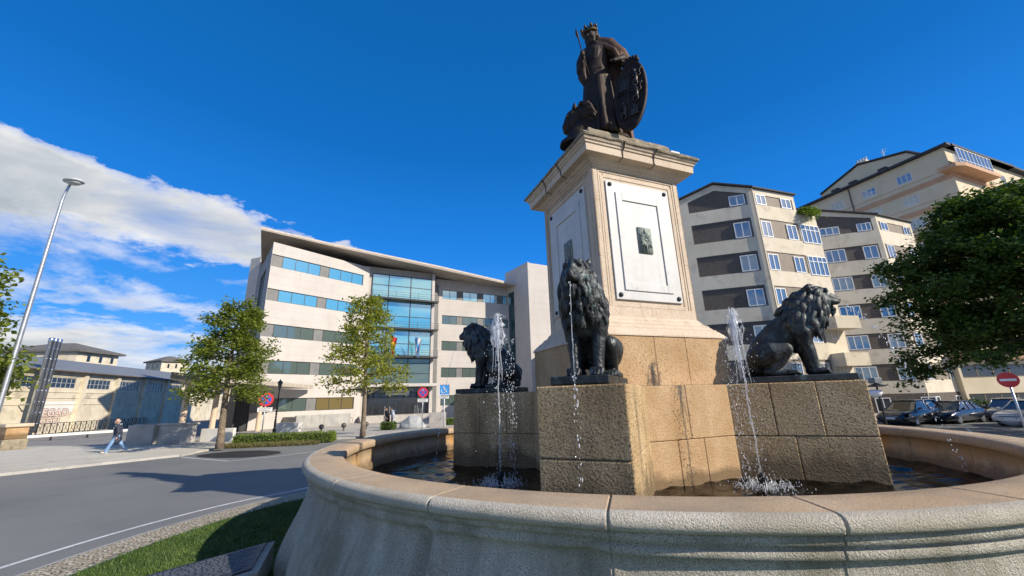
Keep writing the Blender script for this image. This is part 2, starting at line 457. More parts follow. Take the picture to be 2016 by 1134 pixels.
def wall_fn(th, i, r, z):
    j = jd(th)
    a = (math.degrees(th) + 84.5 + 45) % 90 - 45           # straight bays with level mouldings between the swelling ones
    w = min(1, max(0, (24.5 - abs(a)) / 5)); w = w * w * (3 - 2 * w)
    body = max(0, min(1, (1.34 - z) / .25))
    sj = (th - joints[0] + math.radians(7.2)) % math.radians(14.4) - math.radians(7.2)      # signed: a bold crest with a deep flute on its left
    roll_ = .13 * math.exp(-((sj - .004) / .014) ** 2) - .15 * math.exp(-((sj + .030) / .013) ** 2) - .05 * math.exp(-((sj - .045) / .02) ** 2)
    bay = .05 * math.sin(min(1, j / math.radians(7.2)) * PI / 2)
    r1 = r + body * (roll_ + bay - .03); r2 = flat_[i][0] - (.012 if j < .0012 else 0)
    return r1 * (1 - w) + r2 * w, z * (1 - w) + flat_[i][1] * w
ring(prof, THETA, wall_fn).build('basin_wall', granite_wall, basin, True)
inner = [(RI + .02, RIM - .155), (RI + .10, RIM - .17), (RI + .09, 1.05), (RI + .04, 1.0), (RI + .02, .45)]
def inner_fn(th, i, r, z):
    j = jd(th)
    return r + (.02 if j < .0012 else 0) - (.05 * math.exp(-((j - .02) / .012) ** 2) if z < RIM - .2 else 0), z
ring(inner, THETA, inner_fn).build('inner_wall', granite_inner, basin, True)
pool_floor = M('pool_floor', (.30, .20, .08), (.40, .29, .14), 2, .9, .3, 20, c3=(.14, .10, .04), s3=8, t3=(.5, .7))
mb = MB(); mb.lathe([(RI + .05, .40), (RI + .05, .46)], 96); mb.build('basin_floor', pool_floor, basin)
# water surface
N = 220; xs = np.linspace(-RI, RI, N); X, Y = np.meshgrid(xs, xs)
def waves(X, Y):
    h = np.zeros_like(X)
    r_ = np.random.default_rng(3)
    for _ in range(26):
        a = r_.uniform(0, 2 * PI); k = r_.uniform(5, 24); h += np.sin(k * (X * np.cos(a) + Y * np.sin(a)) + r_.uniform(0, 6.28)) * .020 / k ** .75
    for (sx, sy) in ((1.34, -2.84), (-2.76, -1.92), (-1.8, 1.6), (5.0, -1.2)):
        d = np.hypot(X - sx, Y - sy); h += .022 * np.sin(16 * d) * np.exp(-d * .9)
    return h
Z = .9 + waves(X, Y)
mb = MB(); idx = -np.ones((N, N), int); vs = []
inside = np.hypot(X, Y) < RI + .09
for j in range(N):
    for i in range(N):
        if inside[j, i]: idx[j, i] = len(vs); vs.append((X[j, i], Y[j, i], Z[j, i]))
fs = [(idx[j, i], idx[j, i + 1], idx[j + 1, i + 1], idx[j + 1, i]) for j in range(N - 1) for i in range(N - 1) if min(idx[j, i], idx[j, i + 1], idx[j + 1, i + 1], idx[j + 1, i]) >= 0]
mb.add(vs, fs)
w_ = struct('water', mb, water_m, True); w_.location = (BX, BY, 0)

# ================================================================ pedestal
CX, CY = 2.498, 9.254
PR = math.radians(21.62)
ped = empty('monument_pedestal', (CX, CY, 0), PR, 'tall granite pedestal with white marble panels and four projecting lion blocks', 'pedestal')
S2 = math.sqrt(2)
def sq(mb, prof, jit=0):
    """square lathe: prof = (half side, z)"""
    vs = []; fs = []
    for h, z in prof: vs += [(-h, -h, z), (h, -h, z), (h, h, z), (-h, h, z)]
    for i in range(len(prof) - 1):
        for k in range(4): k2 = (k + 1) % 4; fs.append((4 * i + k, 4 * i + k2, 4 * i + 4 + k2, 4 * i + 4 + k))
    fs.append((3, 2, 1, 0)); L = 4 * (len(prof) - 1); fs.append((L, L + 1, L + 2, L + 3))
    return mb.add(vs, fs)
def stone(mb, face_T, u0, u1, z0, z1, dep=.25, c=.014):
    """one ashlar with eased arrises, its face at y = 0 of the face frame"""
    old = mb.T; mb.T = face_T
    mb.cbox(u0 + .004, u1 - .004, 0, dep, z0 + .004, z1 - .004, c); mb.T = old
ZT = 2.553; ZJ = 1.62; K = 1.845; L_ = 4.145; W_ = .615
def frame_T(origin, dirx):
    d = Vector(dirx).normalized(); n_in = Vector((-d.y, d.x))
    return Matrix(((d.x, n_in.x, 0, origin[0]), (d.y, n_in.y, 0, origin[1]), (0, 0, 1, 0), (0, 0, 0, 1)))
# lower plinth: four wall faces of ashlar between the lion blocks, over a dark core
mb = MB(); mb.box(-K + .03, K - .03, -K + .03, K - .03, .4, ZT - .01); core = mb.build('plinth_core', dark_joint, ped)
# along a face (half side K) the diagonal blocks cover everything beyond u = K - W*sqrt2
uf = K - W_ * S2 + .0
for q in range(4):
    T = Matrix.Rotation(q * PI / 2, 4, 'Z') @ frame_T((-0, -K), (1, 0)); mb = MB()
    uu = uf + .05
    for a, b in ((-uu, -.06), (-.06, uu)): stone(mb, T, a, b, ZJ, ZT)
    for a, b in ((-uu, -.38), (-.38, .22), (.22, uu)): stone(mb, T, a, b, .4, ZJ)
    mb.build('plinth', granite_tan, ped, False)
for q in range(4):
    ang = math.radians(-45 + 90 * q)
    d = Vector((math.cos(ang), math.sin(ang), 0)); s_ = Vector((-d.y, d.x, 0))
    R = Matrix.Rotation(ang, 4, 'Z')
    i0 = K * S2 - W_ - .0
    mb = MB()
    mb.T = R; mb.box(1.6, L_ - .03, -W_ + .03, W_ - .03, .4, ZT - .012)
    blk = mb.build('block_core', dark_joint, ped)
    mb = MB()
    # end stones run the full width; the long sides are two or three stones back to the plinth
    Te = R @ frame_T((L_, -W_), (0, 1))
    stone(mb, Te, 0, 2 * W_, ZJ, ZT, .735, .02); stone(mb, Te, 0, 2 * W_, .4, ZJ, 1.19, .02)
    i0 = K * S2 - W_
    for sgn in (-1, 1):
        Ts = R @ (frame_T((0, -W_), (1, 0)) if sgn < 0 else frame_T((0, W_), (-1, 0)))
        def st(a, b, z0, z1):
            if sgn > 0: a, b = -b, -a
            stone(mb, Ts, a, b, z0, z1, .3, .018)
        st(i0 - .02, i0 + .70, ZJ, ZT); st(i0 + .70, L_ - .735, ZJ, ZT)
        st(i0 - .02, L_ - 1.19, .4, ZJ)
    # top slabs
    mb.T = R; mb.cbox(1.7, L_ - .3, -W_ + .25, W_ - .25, ZT - .10, ZT + .001, .01); mb.T = None
    mb.build('lion_block', granite_rough, ped, False)
# upper plinth, mouldings, shaft
mb = MB(); hb = 2.160 / S2
mb.box(-hb + .03, hb - .03, -hb + .03, hb - .03, ZT - .05, 3.5)
mb.build('upper_plinth_core', dark_joint, ped)
mb = MB()
for q in range(4):
    T = Matrix.Rotation(q * PI / 2, 4, 'Z') @ frame_T((0, -hb), (1, 0))
    for a, b in ((-hb, -.36), (-.36, .42), (.42, hb)): stone(mb, T, a + (.25 if a == -hb and q % 2 else 0), b - (.25 if b == hb and q % 2 else 0), ZT, 3.50, .25, .008)
mb.build('upper_plinth', granite_tan, ped, False)
mb = MB()
pr = [(2.19, 3.495), (2.19, 3.52), (2.16, 3.56), (2.11, 3.60), (2.075, 3.63), (2.02, 3.665), (2.02, 3.685), (1.965, 3.70), (1.93, 3.735), (1.90, 3.75), (1.90, 3.775), (1.83, 3.80), (1.78, 3.83), (1.77, 3.85), (1.77, 3.87), (1.72, 3.90), (1.69, 3.935)]
sq(mb, [(a / S2, z) for a, z in pr]); mb.build('base_moulding', granite_shaft, ped)
HS = 1.193
mb = MB(); sq(mb, [(HS - .028, 3.93), (HS - .028, 7.38)]); mb.build('shaft_core', granite_shaft, ped)
# framed faces: corner strips, two stepped grooves, sunk field
mb = MB()
for q in range(4):
    mb.T = Matrix.Rotation(q * PI / 2, 4, 'Z') @ frame_T((0, -HS), (1, 0))
    for (o, i, y) in ((HS, 1.065, 0), (1.045, 1.005, .006), (.988, .905, .012)):
        zb, zt = (3.93, 7.38) if o == HS else (4.14 - (o - .988), 7.12 + (o - .905) )
        zt = min(zt, 7.37)
        hI = i
        for z0, z1 in ([(3.93, 4.55), (4.55, 5.2), (5.2, 5.85), (5.85, 6.5), (6.5, 7.38)] if o == HS else [(zb, 7.0 + (i - .905) + .13)]):
            gz_ = .005 if o == HS else 0
            mb.box(-o, -i, y, .03, z0, z1 - gz_); mb.box(i, o, y, .03, z0, z1 - gz_)
        ztop = {HS: (7.27, 7.38), 1.045: (7.215, 7.25), .988: (7.09, 7.19)}[o]
        mb.box(-i, i, y + .001, .03, *ztop)
        if o == HS:
            mb.box(-i, -.02, y + .001, .03, 3.93, 4.14); mb.box(-.015, i, y + .001, .03, 3.93, 4.14)
        elif o == .988: mb.box(-i, i, y + .001, .03, 4.15, 4.22)
mb.T = None
mb.build('shaft', granite_shaft, ped)
# cornice
mb = MB()
pr = [(1.70, 7.30), (1.73, 7.335), (1.76, 7.345), (1.78, 7.375), (1.84, 7.40), (1.87, 7.43), (1.90, 7.452), (2.095, 7.47), (2.105, 7.64), (2.14, 7.65), (2.15, 7.69), (2.19, 7.71), (2.215, 7.745), (2.225, 7.755)]
sq(mb, [(a / S2, z) for a, z in pr]); mb.build('cornice', granite_shaft, ped)
mb = MB()
def sqj(prof, n=14):
    r_ = random.Random(5)
    rows = []
    for h, z in prof:
        row = []
        for k in range(4):
            for t in range(n):
                a = -h + 2 * h * t / n
                x, y = [(a, -h), (h, a), (-a, h), (-h, -a)][k]
                j = .012
                row.append((x + r_.uniform(-j, j), y + r_.uniform(-j, j), z + r_.uniform(-j, j) * .8))
        rows.append(row)
    P = 4 * n; vs = [p for r in rows for p in r]; fs = []
    for i in range(len(rows) - 1):
        for k in range(P): k2 = (k + 1) % P; fs.append((i * P + k, i * P + k2, (i + 1) * P + k2, (i + 1) * P + k))
    fs.append(tuple(range((len(rows) - 1) * P, len(rows) * P)))
    mb.add(vs, fs)
sqj([(a / S2, z) for a, z in [(2.20, 7.752), (2.26, 7.765), (2.28, 7.80), (2.26, 7.83), (2.16, 7.87), (1.72, 7.99), (1.66, 8.0), (1.65, 8.30), (1.60, 8.36)]])
mb.build('weathered_top', lichen_stone, ped)
# cracks running down the cornice
mb = MB()
r_ = random.Random(11)
for q, us in ((0, (-.55, .32)), (3, (-.45, .35))):
    T = Matrix.Rotation(q * PI / 2, 4, 'Z')
    for u in us:
        P = []; mb = MB()
        for a, z in [(2.285, 7.80), (2.23, 7.75), (2.16, 7.67), (2.115, 7.62), (2.105, 7.50), (2.10, 7.465), (1.95, 7.448), (1.86, 7.42)]:
            P.append(T @ Vector((u + r_.uniform(-.025, .025), -a / S2 - .004, z)))
        mb.tube(P, [.022, .02, .016, .014, .012, .010, .008, .004], 5)
        mb.build('cornice_crack', dark_joint, ped)
# white panels, bolts, bronze ornaments
for q in range(4):
    R = Matrix.Rotation(q * PI / 2, 4, 'Z') @ frame_T((0, -HS), (1, 0))
    mb = MB(); mb.T = R
    y0 = -.02
    A, B_, z0, z1 = -.88, .84, 4.29, 7.0
    a, b, c, d = -.66, .61, 4.49, 6.74
    a2, b2, c2, d2 = -.50, .46, 4.66, 6.56
    # a plain slab with one raised moulding round the middle field
    mb.cbox(A, B_, y0, .03, z0, z1, .008)
    pn = mb.build('marble_panel', marble_white, ped)
    mb = MB(); mb.T = R
    for (p, t) in ((0, .046), (.05, .036)):
        e = .5 * p
        mb.cbox(a + e, a2 - e, -t, y0 + .002, c + e, d - e, .006); mb.cbox(b2 + e, b - e, -t, y0 + .002, c + e, d - e, .006)
        mb.cbox(a2 - e, b2 + e, -t + .0005, y0 + .0025, c + e, c2 - e, .006); mb.cbox(a2 - e, b2 + e, -t + .0005, y0 + .0025, d2 + e, d - e, .006)
    mb.build('moulding', marble_white, pn)
    for u in (-.775, .735):
        for z in (4.385, 6.915):
            mb = MB(); mb.T = R
            mb.tube([(u, y0 + .002, z), (u, y0 - .012, z), (u, y0 - .03, z), (u, y0 - .042, z)], [.052, .052, .04, .012], 14)
            mb.build('bolt', iron_dark, pn)
    mb = MB(); mb.T = R
    ux, uz = .0, 5.66
    mb.box(ux - .175, ux + .175, -.048, -.028, uz - .30, uz + .30)
    for k in range(16):
        an = 2 * PI * k / 16; ln = .30 if k % 4 == 0 else (.20 if k % 2 else .28)
        ex, ez = math.cos(an), math.sin(an)
        l_ = min(ln, .16 / max(abs(ex), .01), .285 / max(abs(ez), .01))
        p0 = Vector((ux + ex * .03, -.055, uz + ez * .03)); p1 = Vector((ux + ex * l_ * .55, -.068, uz + ez * l_ * .55)); p2 = Vector((ux + ex * l_, -.052, uz + ez * l_))
        mb.tube([p0, p1, p2], [.012, .030, .004], 6)
    mb.ell((ux, -.06, uz), (.045, .03, .045), 12, 8)
    mb.build('bronze_ornament', bronze_green, pn, True)
mb = MB(); mb.T = None
mb.cbox(.95, 1.22, -1.42, -1.30, 8.0 - .02 - .06, 8.03, .006); mb.build('loose_slab', marble_white, ped)
# ================================================================ ground
asphalt = M('asphalt', (.150, .153, .148), (.195, .196, .188), .22, .85, .3, 120, c3=(.25, .25, .24), s3=150, t3=(.58, .75), streak=((.105, .107, .106), .30, 1, .52, .6), bdist=.012)
asphalt_old = M('asphalt_old', (.20, .195, .185), (.26, .25, .235), .5, .9, .25, 90, c3=(.12, .12, .115), s3=2, t3=(.58, .72), bdist=.01)
plaza_m = M('plaza_paving', (.47, .44, .37), (.56, .53, .45), .6, .9, .25, 60, c3=(.34, .32, .28), s3=1.2, t3=(.56, .74), bdist=.01)
paving_m = M('pavement_slabs', (.34, .32, .29), (.44, .42, .38), .8, .9, .2, 60, c3=(.26, .25, .22), s3=3, t3=(.6, .75), bdist=.01)
kerb_m = M('kerb_stone', (.38, .36, .33), (.48, .46, .42), 2, .85, .3, 50, c3=(.24, .23, .2), s3=30)
paint_m = M('road_paint', (.52, .53, .53), (.68, .68, .67), 3, .7, .1, 60, c3=(.2, .2, .2), s3=14, t3=(.62, .72))
lawn_m = M('lawn_soil', (.035, .075, .012), (.060, .115, .022), 3, .95, .6, 60, c3=(.075, .10, .03), s3=25)
def cobble_mat():
    mt = bpy.data.materials.new('cobbles'); mt.use_nodes = True; t = mt.node_tree; q = G(t); b = t.nodes['Principled BSDF']
    tcn = q.n('ShaderNodeTexCoord')
    vo = q.n('ShaderNodeTexVoronoi'); vo.feature = 'DISTANCE_TO_EDGE'; vo.inputs['Scale'].default_value = 13; vo.inputs['Randomness'].default_value = .55
    vc = q.n('ShaderNodeTexVoronoi'); vc.inputs['Scale'].default_value = 13; vc.inputs['Randomness'].default_value = .55
    for x in (vo, vc): q.l(tcn.outputs['Object'], x.inputs['Vector'])
    e = q.ramp(vo.outputs['Distance'], [(.02, (0, 0, 0)), (.16, (1, 1, 1))])
    sp = q.n('ShaderNodeSeparateColor'); q.l(vc.outputs['Color'], sp.inputs[0])
    c = q.ramp(sp.outputs[0], [(0, (.40, .34, .24)), (.5, (.52, .45, .33)), (1, (.60, .54, .43))])
    q.l(q.mix(e, (.20, .17, .11), c), b.inputs['Base Color']); b.inputs['Roughness'].default_value = .85
    bn = q.n('ShaderNodeBump'); bn.inputs['Distance'].default_value = .05; q.l(e, bn.inputs['Height']); q.l(bn.outputs[0], b.inputs['Normal'])
    return mt
cobble_m = cobble_mat()
mb = MB(); mb.quad((-900, -400, 0), (900, -400, 0), (900, 1600, 0), (-900, 1600, 0))
struct('road', mb, asphalt)
def smooth_loop(pts, per=10):
    P = [Vector((x, y, 0)) for x, y in pts]; n = len(P); o = []
    for i in range(n):
        a, b, c, d = P[i - 1], P[i], P[(i + 1) % n], P[(i + 2) % n]
        for k in range(per):
            t = k / per
            o.append(.5 * ((2 * b) + (c - a) * t + (2 * a - 5 * b + 4 * c - d) * t * t + (3 * b - a - 3 * c + d) * t ** 3))
    return o
def offset_loop(L, d):
    n = len(L); o = []
    for i in range(n):
        t = (L[(i + 1) % n] - L[i - 1]).normalized(); o.append(L[i] + Vector((t.y, -t.x, 0)) * d)
    return o
# counter-clockwise outline of the traffic island
isl = smooth_loop([(-5.80, 11.98), (-6.52, 10.98), (-7.06, 9.6), (-7.36, 8.2), (-7.45, 6.4), (-7.3, 2.5), (-6, -2), (-2, -6), (4, -6.5), (9, -3), (11.5, 3), (11.8, 9.6), (10.3, 14.5), (7, 17.3), (2.5, 18.4), (-1.8, 17), (-4.5, 14.2)])
def band(L0, L1, z0, z1, mb=None):
    mb = mb or MB(); n = len(L0); vs = [(p.x, p.y, z0) for p in L0] + [(p.x, p.y, z1) for p in L1]
    mb.add(vs, [(i, (i + 1) % n, n + (i + 1) % n, n + i) for i in range(n)]); return mb
k1 = band(isl, isl, 0, .09); band(isl, offset_loop(isl, -.10), .09, .10, k1); struct('island_kerb', k1, kerb_m)
in1 = offset_loop(isl, -.10); in2 = offset_loop(isl, -.92); in3 = offset_loop(isl, -1.0)
struct('cobble_strip', band(in1, in2, .098, .125), cobble_m)
k2 = band(in2, in3, .125, .14); struct('inner_kerb', k2, kerb_m)
mb = MB(); mb.add([(p.x, p.y, .13) for p in in3], [tuple(range(len(in3)))]); struct('lawn', mb, lawn_m)
w0 = offset_loop(isl, .88); w1 = offset_loop(isl, .98)
struct('edge_line', band(w1, w0, .004, .004), paint_m)
# grass blades where the camera can see the lawn
grass_m = M('grass_blades', (.040, .085, .010), (.085, .140, .020), 1.2, .6, 0, c3=(.135, .165, .034), s3=9, t3=(.6, .72))
poly = np.array([[p.x, p.y] for p in in3])
def inpoly(P):
    x, y = P[:, 0], P[:, 1]; ins = np.zeros(len(P), bool); n = len(poly)
    for i in range(n):
        x1, y1 = poly[i]; x2, y2 = poly[(i + 1) % n]
        c = ((y1 > y) != (y2 > y)) & (x < (x2 - x1) * (y - y1) / (y2 - y1 + 1e-12) + x1); ins ^= c
    return ins
def blades(P, h0, h1, w, z, lean=.5):
    n = len(P); a = rng.uniform(0, 2 * PI, n); h = rng.uniform(h0, h1, n)
    dx, dy = np.cos(a) * w, np.sin(a) * w; lx, ly = rng.normal(0, lean, n) * h, rng.normal(0, lean, n) * h
    V = np.empty((n, 3, 3)); V[:, 0] = np.column_stack([P[:, 0] - dx, P[:, 1] - dy, np.full(n, z)]); V[:, 1] = np.column_stack([P[:, 0] + dx, P[:, 1] + dy, np.full(n, z)])
    V[:, 2] = np.column_stack([P[:, 0] + lx, P[:, 1] + ly, z + h]); return V.reshape(-1, 3)
def tri_mesh(name, V, mat, k=3):
    n = len(V) // k; me = bpy.data.meshes.new(name); me.vertices.add(len(V)); me.vertices.foreach_set('co', V.astype(np.float32).ravel())
    me.loops.add(n * k); me.loops.foreach_set('vertex_index', np.arange(n * k, dtype=np.int32)); me.polygons.add(n)
    me.polygons.foreach_set('loop_start', np.arange(0, n * k, k, dtype=np.int32)); me.polygons.foreach_set('loop_total', np.full(n, k, np.int32)); me.update(); me.validate()
    me.materials.append(mat); o = bpy.data.objects.new(name, me); COL.objects.link(o); return o
P = np.column_stack([rng.uniform(-6.7, 0, 160000), rng.uniform(2, 15.5, 160000)])
P = P[inpoly(P)]; P = P[np.hypot(P[:, 0] - BX, P[:, 1] - BY) > 6.7][:80000]
tag(tri_mesh('grass', blades(P, .03, .075, .006, .13), grass_m), 'short mown lawn round the fountain base', 'grass', kind='stuff')
# plaza and pavements across the road
def sheet(name, poly, z, mat, kerb=None):
    mb = MB(); mb.prism(poly, 0.0 if kerb else z - .003, z); return struct(name, mb, mat)
def stripe(name, pts, w, z, mat):
    mb = MB()
    for a, b in zip(pts[:-1], pts[1:]):
        a, b = Vector((*a, 0)), Vector((*b, 0)); d = (b - a).normalized(); s = Vector((-d.y, d.x, 0)) * w / 2
        mb.quad((*(a - s).xy, z), (*(b - s).xy, z), (*(b + s).xy, z), (*(a + s).xy, z))
    return struct(name, mb, mat)
sheet('plaza', [(-17.6, 23.0), (-17.5, 21.9), (-19.1, 19.5), (-20.65, 17.05), (-26, 6), (-34, -14), (-70, -10), (-70, 29), (-33, 29.5), (-26, 28.4), (-17.8, 26.5)], .10, plaza_m, 1)
kb = MB(); L = [Vector((x, y, 0)) for x, y in [(-26, 6), (-20.65, 17.05), (-19.1, 19.5), (-17.5, 21.9), (-17.6, 23.0)]]
for a, b in zip(L[:-1], L[1:]):
    d = (b - a).normalized(); s = Vector((d.y, -d.x, 0)) * .16; kb.prism([(a).xy, (a + s).xy, (b + s).xy, (b).xy], 0, .115)
struct('plaza_kerb', kb, kerb_m)
sheet('side_street', [(-70, 29), (-33, 29.5), (-26, 28.4), (-26, 41), (-36, 52), (-50, 66), (-70, 66)], .02, asphalt_old)
sheet('front_pavement', [(-26, 28.6), (-18, 27.2), (-12, 29.4), (-10.6, 30.0), (-6, 35), (-1, 39), (10, 52), (14, 66), (-10, 66), (-26, 46)], .11, paving_m, 1)
stripe('bay_line', [(-17.2, 21.7), (-15.9, 20.9), (-13.2, 19.5), (-11.6, 21.0), (-10.2, 23.2)], .10, .005, paint_m)
patch_m = M('car_shadow_tone', (.006, .006, .007), (.014, .014, .015), 2, .75, .2, 60)  # painted shadow of a removed car, laid on the road as a dark sheet
mb = MB(); mb.add([(x, y, .006) for x, y in [(-16.7, 22.0), (-15.9, 21.3), (-14.6, 20.75), (-13.3, 20.6), (-12.4, 21.2), (-12.25, 22.1), (-12.9, 23.0), (-14.2, 23.7), (-15.6, 23.8), (-16.5, 23.0)]], [tuple(range(10))]); struct('painted_car_shadow', mb, patch_m)
stripe('lane_line', [(21, 19.2), (26.2, 24.6), (40, 24.9)], .12, .005, paint_m)
stripe('lane_line', [(22.5, 18.5), (29, 21.6), (40, 22)], .12, .005, paint_m)
stripe('street_line', [(-36, 31.2), (-33.3, 30.7)], .10, .025, paint_m)
sheet('far_pavement', [(13, 31.6), (20.5, 29.0), (27.5, 30.8), (34, 38.2), (38.3, 36.8), (44, 38.4), (62, 38.4), (62, 50), (13, 50)], .12, paving_m, 1)
# ================================================================ bronze lions
def make_lion():
    """local frame: +x where it looks, z = 0 on the stone block"""
    root = empty('bronze_lion'); root.scale = (1.02, .86, 1.035)
    mb = MB(); mb.cbox(-.85, .83, -.47, .47, 0, .115, .018)
    r_ = random.Random(2)
    mb.build('base_plate', bronze, root)
    b = MB()
    # trunk: sitting, back rising from rump to withers
    b.limb([(-.58, 0, .38), (-.42, 0, .62), (-.10, 0, .92), (.18, 0, 1.10), (.30, 0, 1.22)], [.25, .30, .30, .30, .27], 20)
    b.limb([(-.60, .0, .34), (-.52, 0, .50)], [.23, .26], 16)
    b.limb([(.30, 0, 1.25), (.20, 0, 1.0), (.18, 0, .84)], [.30, .29, .22], 18)          # chest
    b.limb([(.26, 0, 1.2), (.42, 0, 1.42), (.55, 0, 1.56)], [.28, .27, .22], 18)         # neck
    for s in (-1, 1):
        # haunch folded, knee up and forward, hock behind, long hind foot flat
        b.limb([(-.55, .24 * s, .48), (-.34, .32 * s, .56), (-.16, .335 * s, .60)], [.22, .215, .145], 16)
        b.limb([(-.16, .335 * s, .58), (-.26, .33 * s, .38), (-.40, .32 * s, .22)], [.135, .10, .075], 14)
        b.limb([(-.50, .31 * s, .20), (-.38, .32 * s, .18), (-.12, .33 * s, .165)], [.075, .07, .065], 12)
        for k in range(4):
            y = s * (.255 + .048 * k); x = .02 - .018 * abs(k - 1.5)
            b.limb([(-.16, y, .165), (-.05, y, .175), (x, y, .145)], [.042, .044, .034], 8)
        # fore leg: shoulder, elbow, straight fore-arm, wrist, paw
        b.limb([(.16, .22 * s, 1.06), (.20, .25 * s, .88), (.20, .225 * s, .70)], [.20, .175, .135], 14)
        b.limb([(.20, .225 * s, .74), (.245, .215 * s, .55), (.27, .205 * s, .36), (.29, .20 * s, .235)], [.13, .112, .095, .092], 14)
        b.limb([(.28, .20 * s, .20), (.36, .20 * s, .175)], [.092, .085], 12)
        for k in range(4):
            y = s * (.20 + .054 * (k - 1.5)); x = .495 - .02 * abs(k - 1.5)
            b.limb([(.34, y, .185), (.44, y, .20), (x, y, .15)], [.044, .048, .034], 9)
            b.limb([(x + .012, y, .165), (x + .05, y, .128)], [.014, .006], 6)
        b.limb([(.10, .20 * s, .58), (.16, .215 * s, .66)], [.05, .09], 8)
    # tail lying along the plate
    b.limb([(-.74, 0, .26), (-.80, .10, .18), (-.70, .30, .155), (-.50, .42, .15), (-.25, .43, .15)], [.06, .05, .042, .04, .045], 10)
    b.limb([(-.27, .43, .15), (-.12, .42, .155), (-.04, .40, .15)], [.05, .065, .03], 10)
    # skull, muzzle, open jaws
    b.ell((.60, 0, 1.60), (.20, .185, .19), 18, 12)
    b.limb([(.68, 0, 1.565), (.80, 0, 1.515), (.885, 0, 1.475)], [.125, .105, .082], 14)
    b.limb([(.63, 0, 1.69), (.74, 0, 1.645), (.82, 0, 1.565), (.90, 0, 1.515)], [.10, .085, .058, .048], 12)    # bridge of nose
    b.ell((.935, 0, 1.505), (.03, .052, .036), 10, 8)
    for s in (-1, 1):
        b.limb([(.72, .085 * s, 1.48), (.82, .07 * s, 1.445), (.90, .035 * s, 1.435)], [.06, .056, .045], 10)      # upper lip
        b.limb([(.62, .13 * s, 1.56), (.70, .12 * s, 1.47), (.72, .10 * s, 1.38)], [.09, .07, .055], 10)            # cheek
        b.limb([(.70, .045 * s, 1.70), (.755, .085 * s, 1.685), (.745, .145 * s, 1.655)], [.036, .040, .03], 8)     # brow
        b.ell((.745, .088 * s, 1.630), .028, 8, 6)
        b.limb([(.43, .17 * s, 1.69), (.45, .215 * s, 1.76), (.46, .23 * s, 1.785)], [.065, .06, .03], 10)          # ear
        b.limb([(.80, .055 * s, 1.43), (.805, .052 * s, 1.385)], [.014, .006], 6)                                   # fangs
    b.limb([(.62, 0, 1.42), (.72, 0, 1.345), (.815, 0, 1.315)], [.085, .066, .052], 12)
    b.limb([(.70, 0, 1.385), (.80, 0, 1.375)], [.035, .028], 8)
    b.limb([(.82, 0, 1.30), (.80, 0, 1.235), (.77, 0, 1.17)], [.045, .040, .012], 8)                                # chin tuft
    # mane: heavy overlapping locks running back and down from the face
    r_ = random.Random(4)
    def lock(p, d, ln, r, curl=.12):
        P = [Vector(p)]; d = Vector(d).normalized(); n = 6; R = []
        side = Vector((r_.uniform(-1, 1), r_.uniform(-1, 1), r_.uniform(-1, 1)))
        for i in range(n):
            t = i / (n - 1)
            R.append(r * (0.65 + .75 * math.sin(PI * min(1, t * 1.25) * .8)) * (1 - t ** 2.2) + .007)
            if i < n - 1:
                d = (d + Vector((0, 0, -.22)) + side * curl * math.sin(t * 5.2) * 1.6).normalized()
                P.append(P[-1] + d * ln / n)
        b.limb(P, R, 7)
    axis = [(Vector((.64, 0, 1.585)), .215), (Vector((.50, 0, 1.53)), .285), (Vector((.40, 0, 1.40)), .315), (Vector((.30, 0, 1.24)), .330), (Vector((.22, 0, 1.06)), .315)]
    for ri, (c, rad) in enumerate(axis):
        cnt = [17, 21, 22, 21, 18][ri]
        ax = Vector((.62, 0, .78)).normalized() if ri else Vector((.9, 0, .35)).normalized()
        e1 = Vector((0, 1, 0)); e2 = ax.cross(e1)
        for k in range(cnt):
            th = 2 * PI * (k + r_.uniform(-.3, .3) + .5 * (ri % 2)) / cnt
            rd = e1 * math.cos(th) + e2 * math.sin(th)
            low = max(0, -rd.z)
            p = c + rd * rad * r_.uniform(.90, 1.02)
            if ri == 0 and rd.z < -.55: continue
            if ri == 4 and rd.x > .3 and rd.z < -.2: continue
            dirv = rd * .42 + Vector((-.62 + .35 * low, 0, -.42 - .5 * abs(rd.y) - .5 * low))
            lock(p, dirv, r_.uniform(.27, .40) * (1.15 if abs(rd.y) > .5 else .9), r_.uniform(.036, .056), .13)
    for k in range(26):    # ruff falling over chest and shoulders
        y = r_.uniform(-.30, .30); z = r_.uniform(.98, 1.28); x = .20 + .36 * math.sqrt(max(0, 1 - (y / .40) ** 2)) * (.75 + .25 * (z - .9) / .4)
        lock((x, y, z), (.10, y * .5, -1), r_.uniform(.22, .36), r_.uniform(.034, .05), .15)
    for s in (-1, 1):
        for k in range(9):
            lock((r_.uniform(.02, .40), s * r_.uniform(.30, .36), r_.uniform(1.05, 1.34)), (-.12, .1 * s, -1), r_.uniform(.30, .42), r_.uniform(.042, .058), .15)
    for k in range(9):
        lock((.56 - .05 * k, r_.uniform(-.08, .08), 1.79 - .035 * k), (-.8, r_.uniform(-.5, .5), .1), .24, .045)
    def post(a):
        # slight hand-worked unevenness
        n = np.sin(a[:, 0] * 61 + np.sin(a[:, 2] * 47) * 2) * np.sin(a[:, 1] * 57 + a[:, 2] * 23) * .0022
        return a + n[:, None]
    b.remesh('body', bronze, root, voxel=.0115, smooth_it=3, post=post)
    eye = MB()
    for s in (-1, 1): eye.ell((.764, .088 * s, 1.630), (.016, .02, .017), 8, 6)
    return root
lion = make_lion()
GRP = 'bronze lions round the pedestal'
ped_rot = PR
def lion_place(o, ang_local, dist, label):
    a = PR + ang_local
    o.location = (CX + math.cos(a) * dist, CY + math.sin(a) * dist, ZT + .004)
    o.rotation_euler = (0, 0, a); tag(o, label, 'lion', GRP)
lion_place(lion, math.radians(-135), 3.28, 'seated bronze lion facing the viewer, on the nearest block in front of the pedestal')
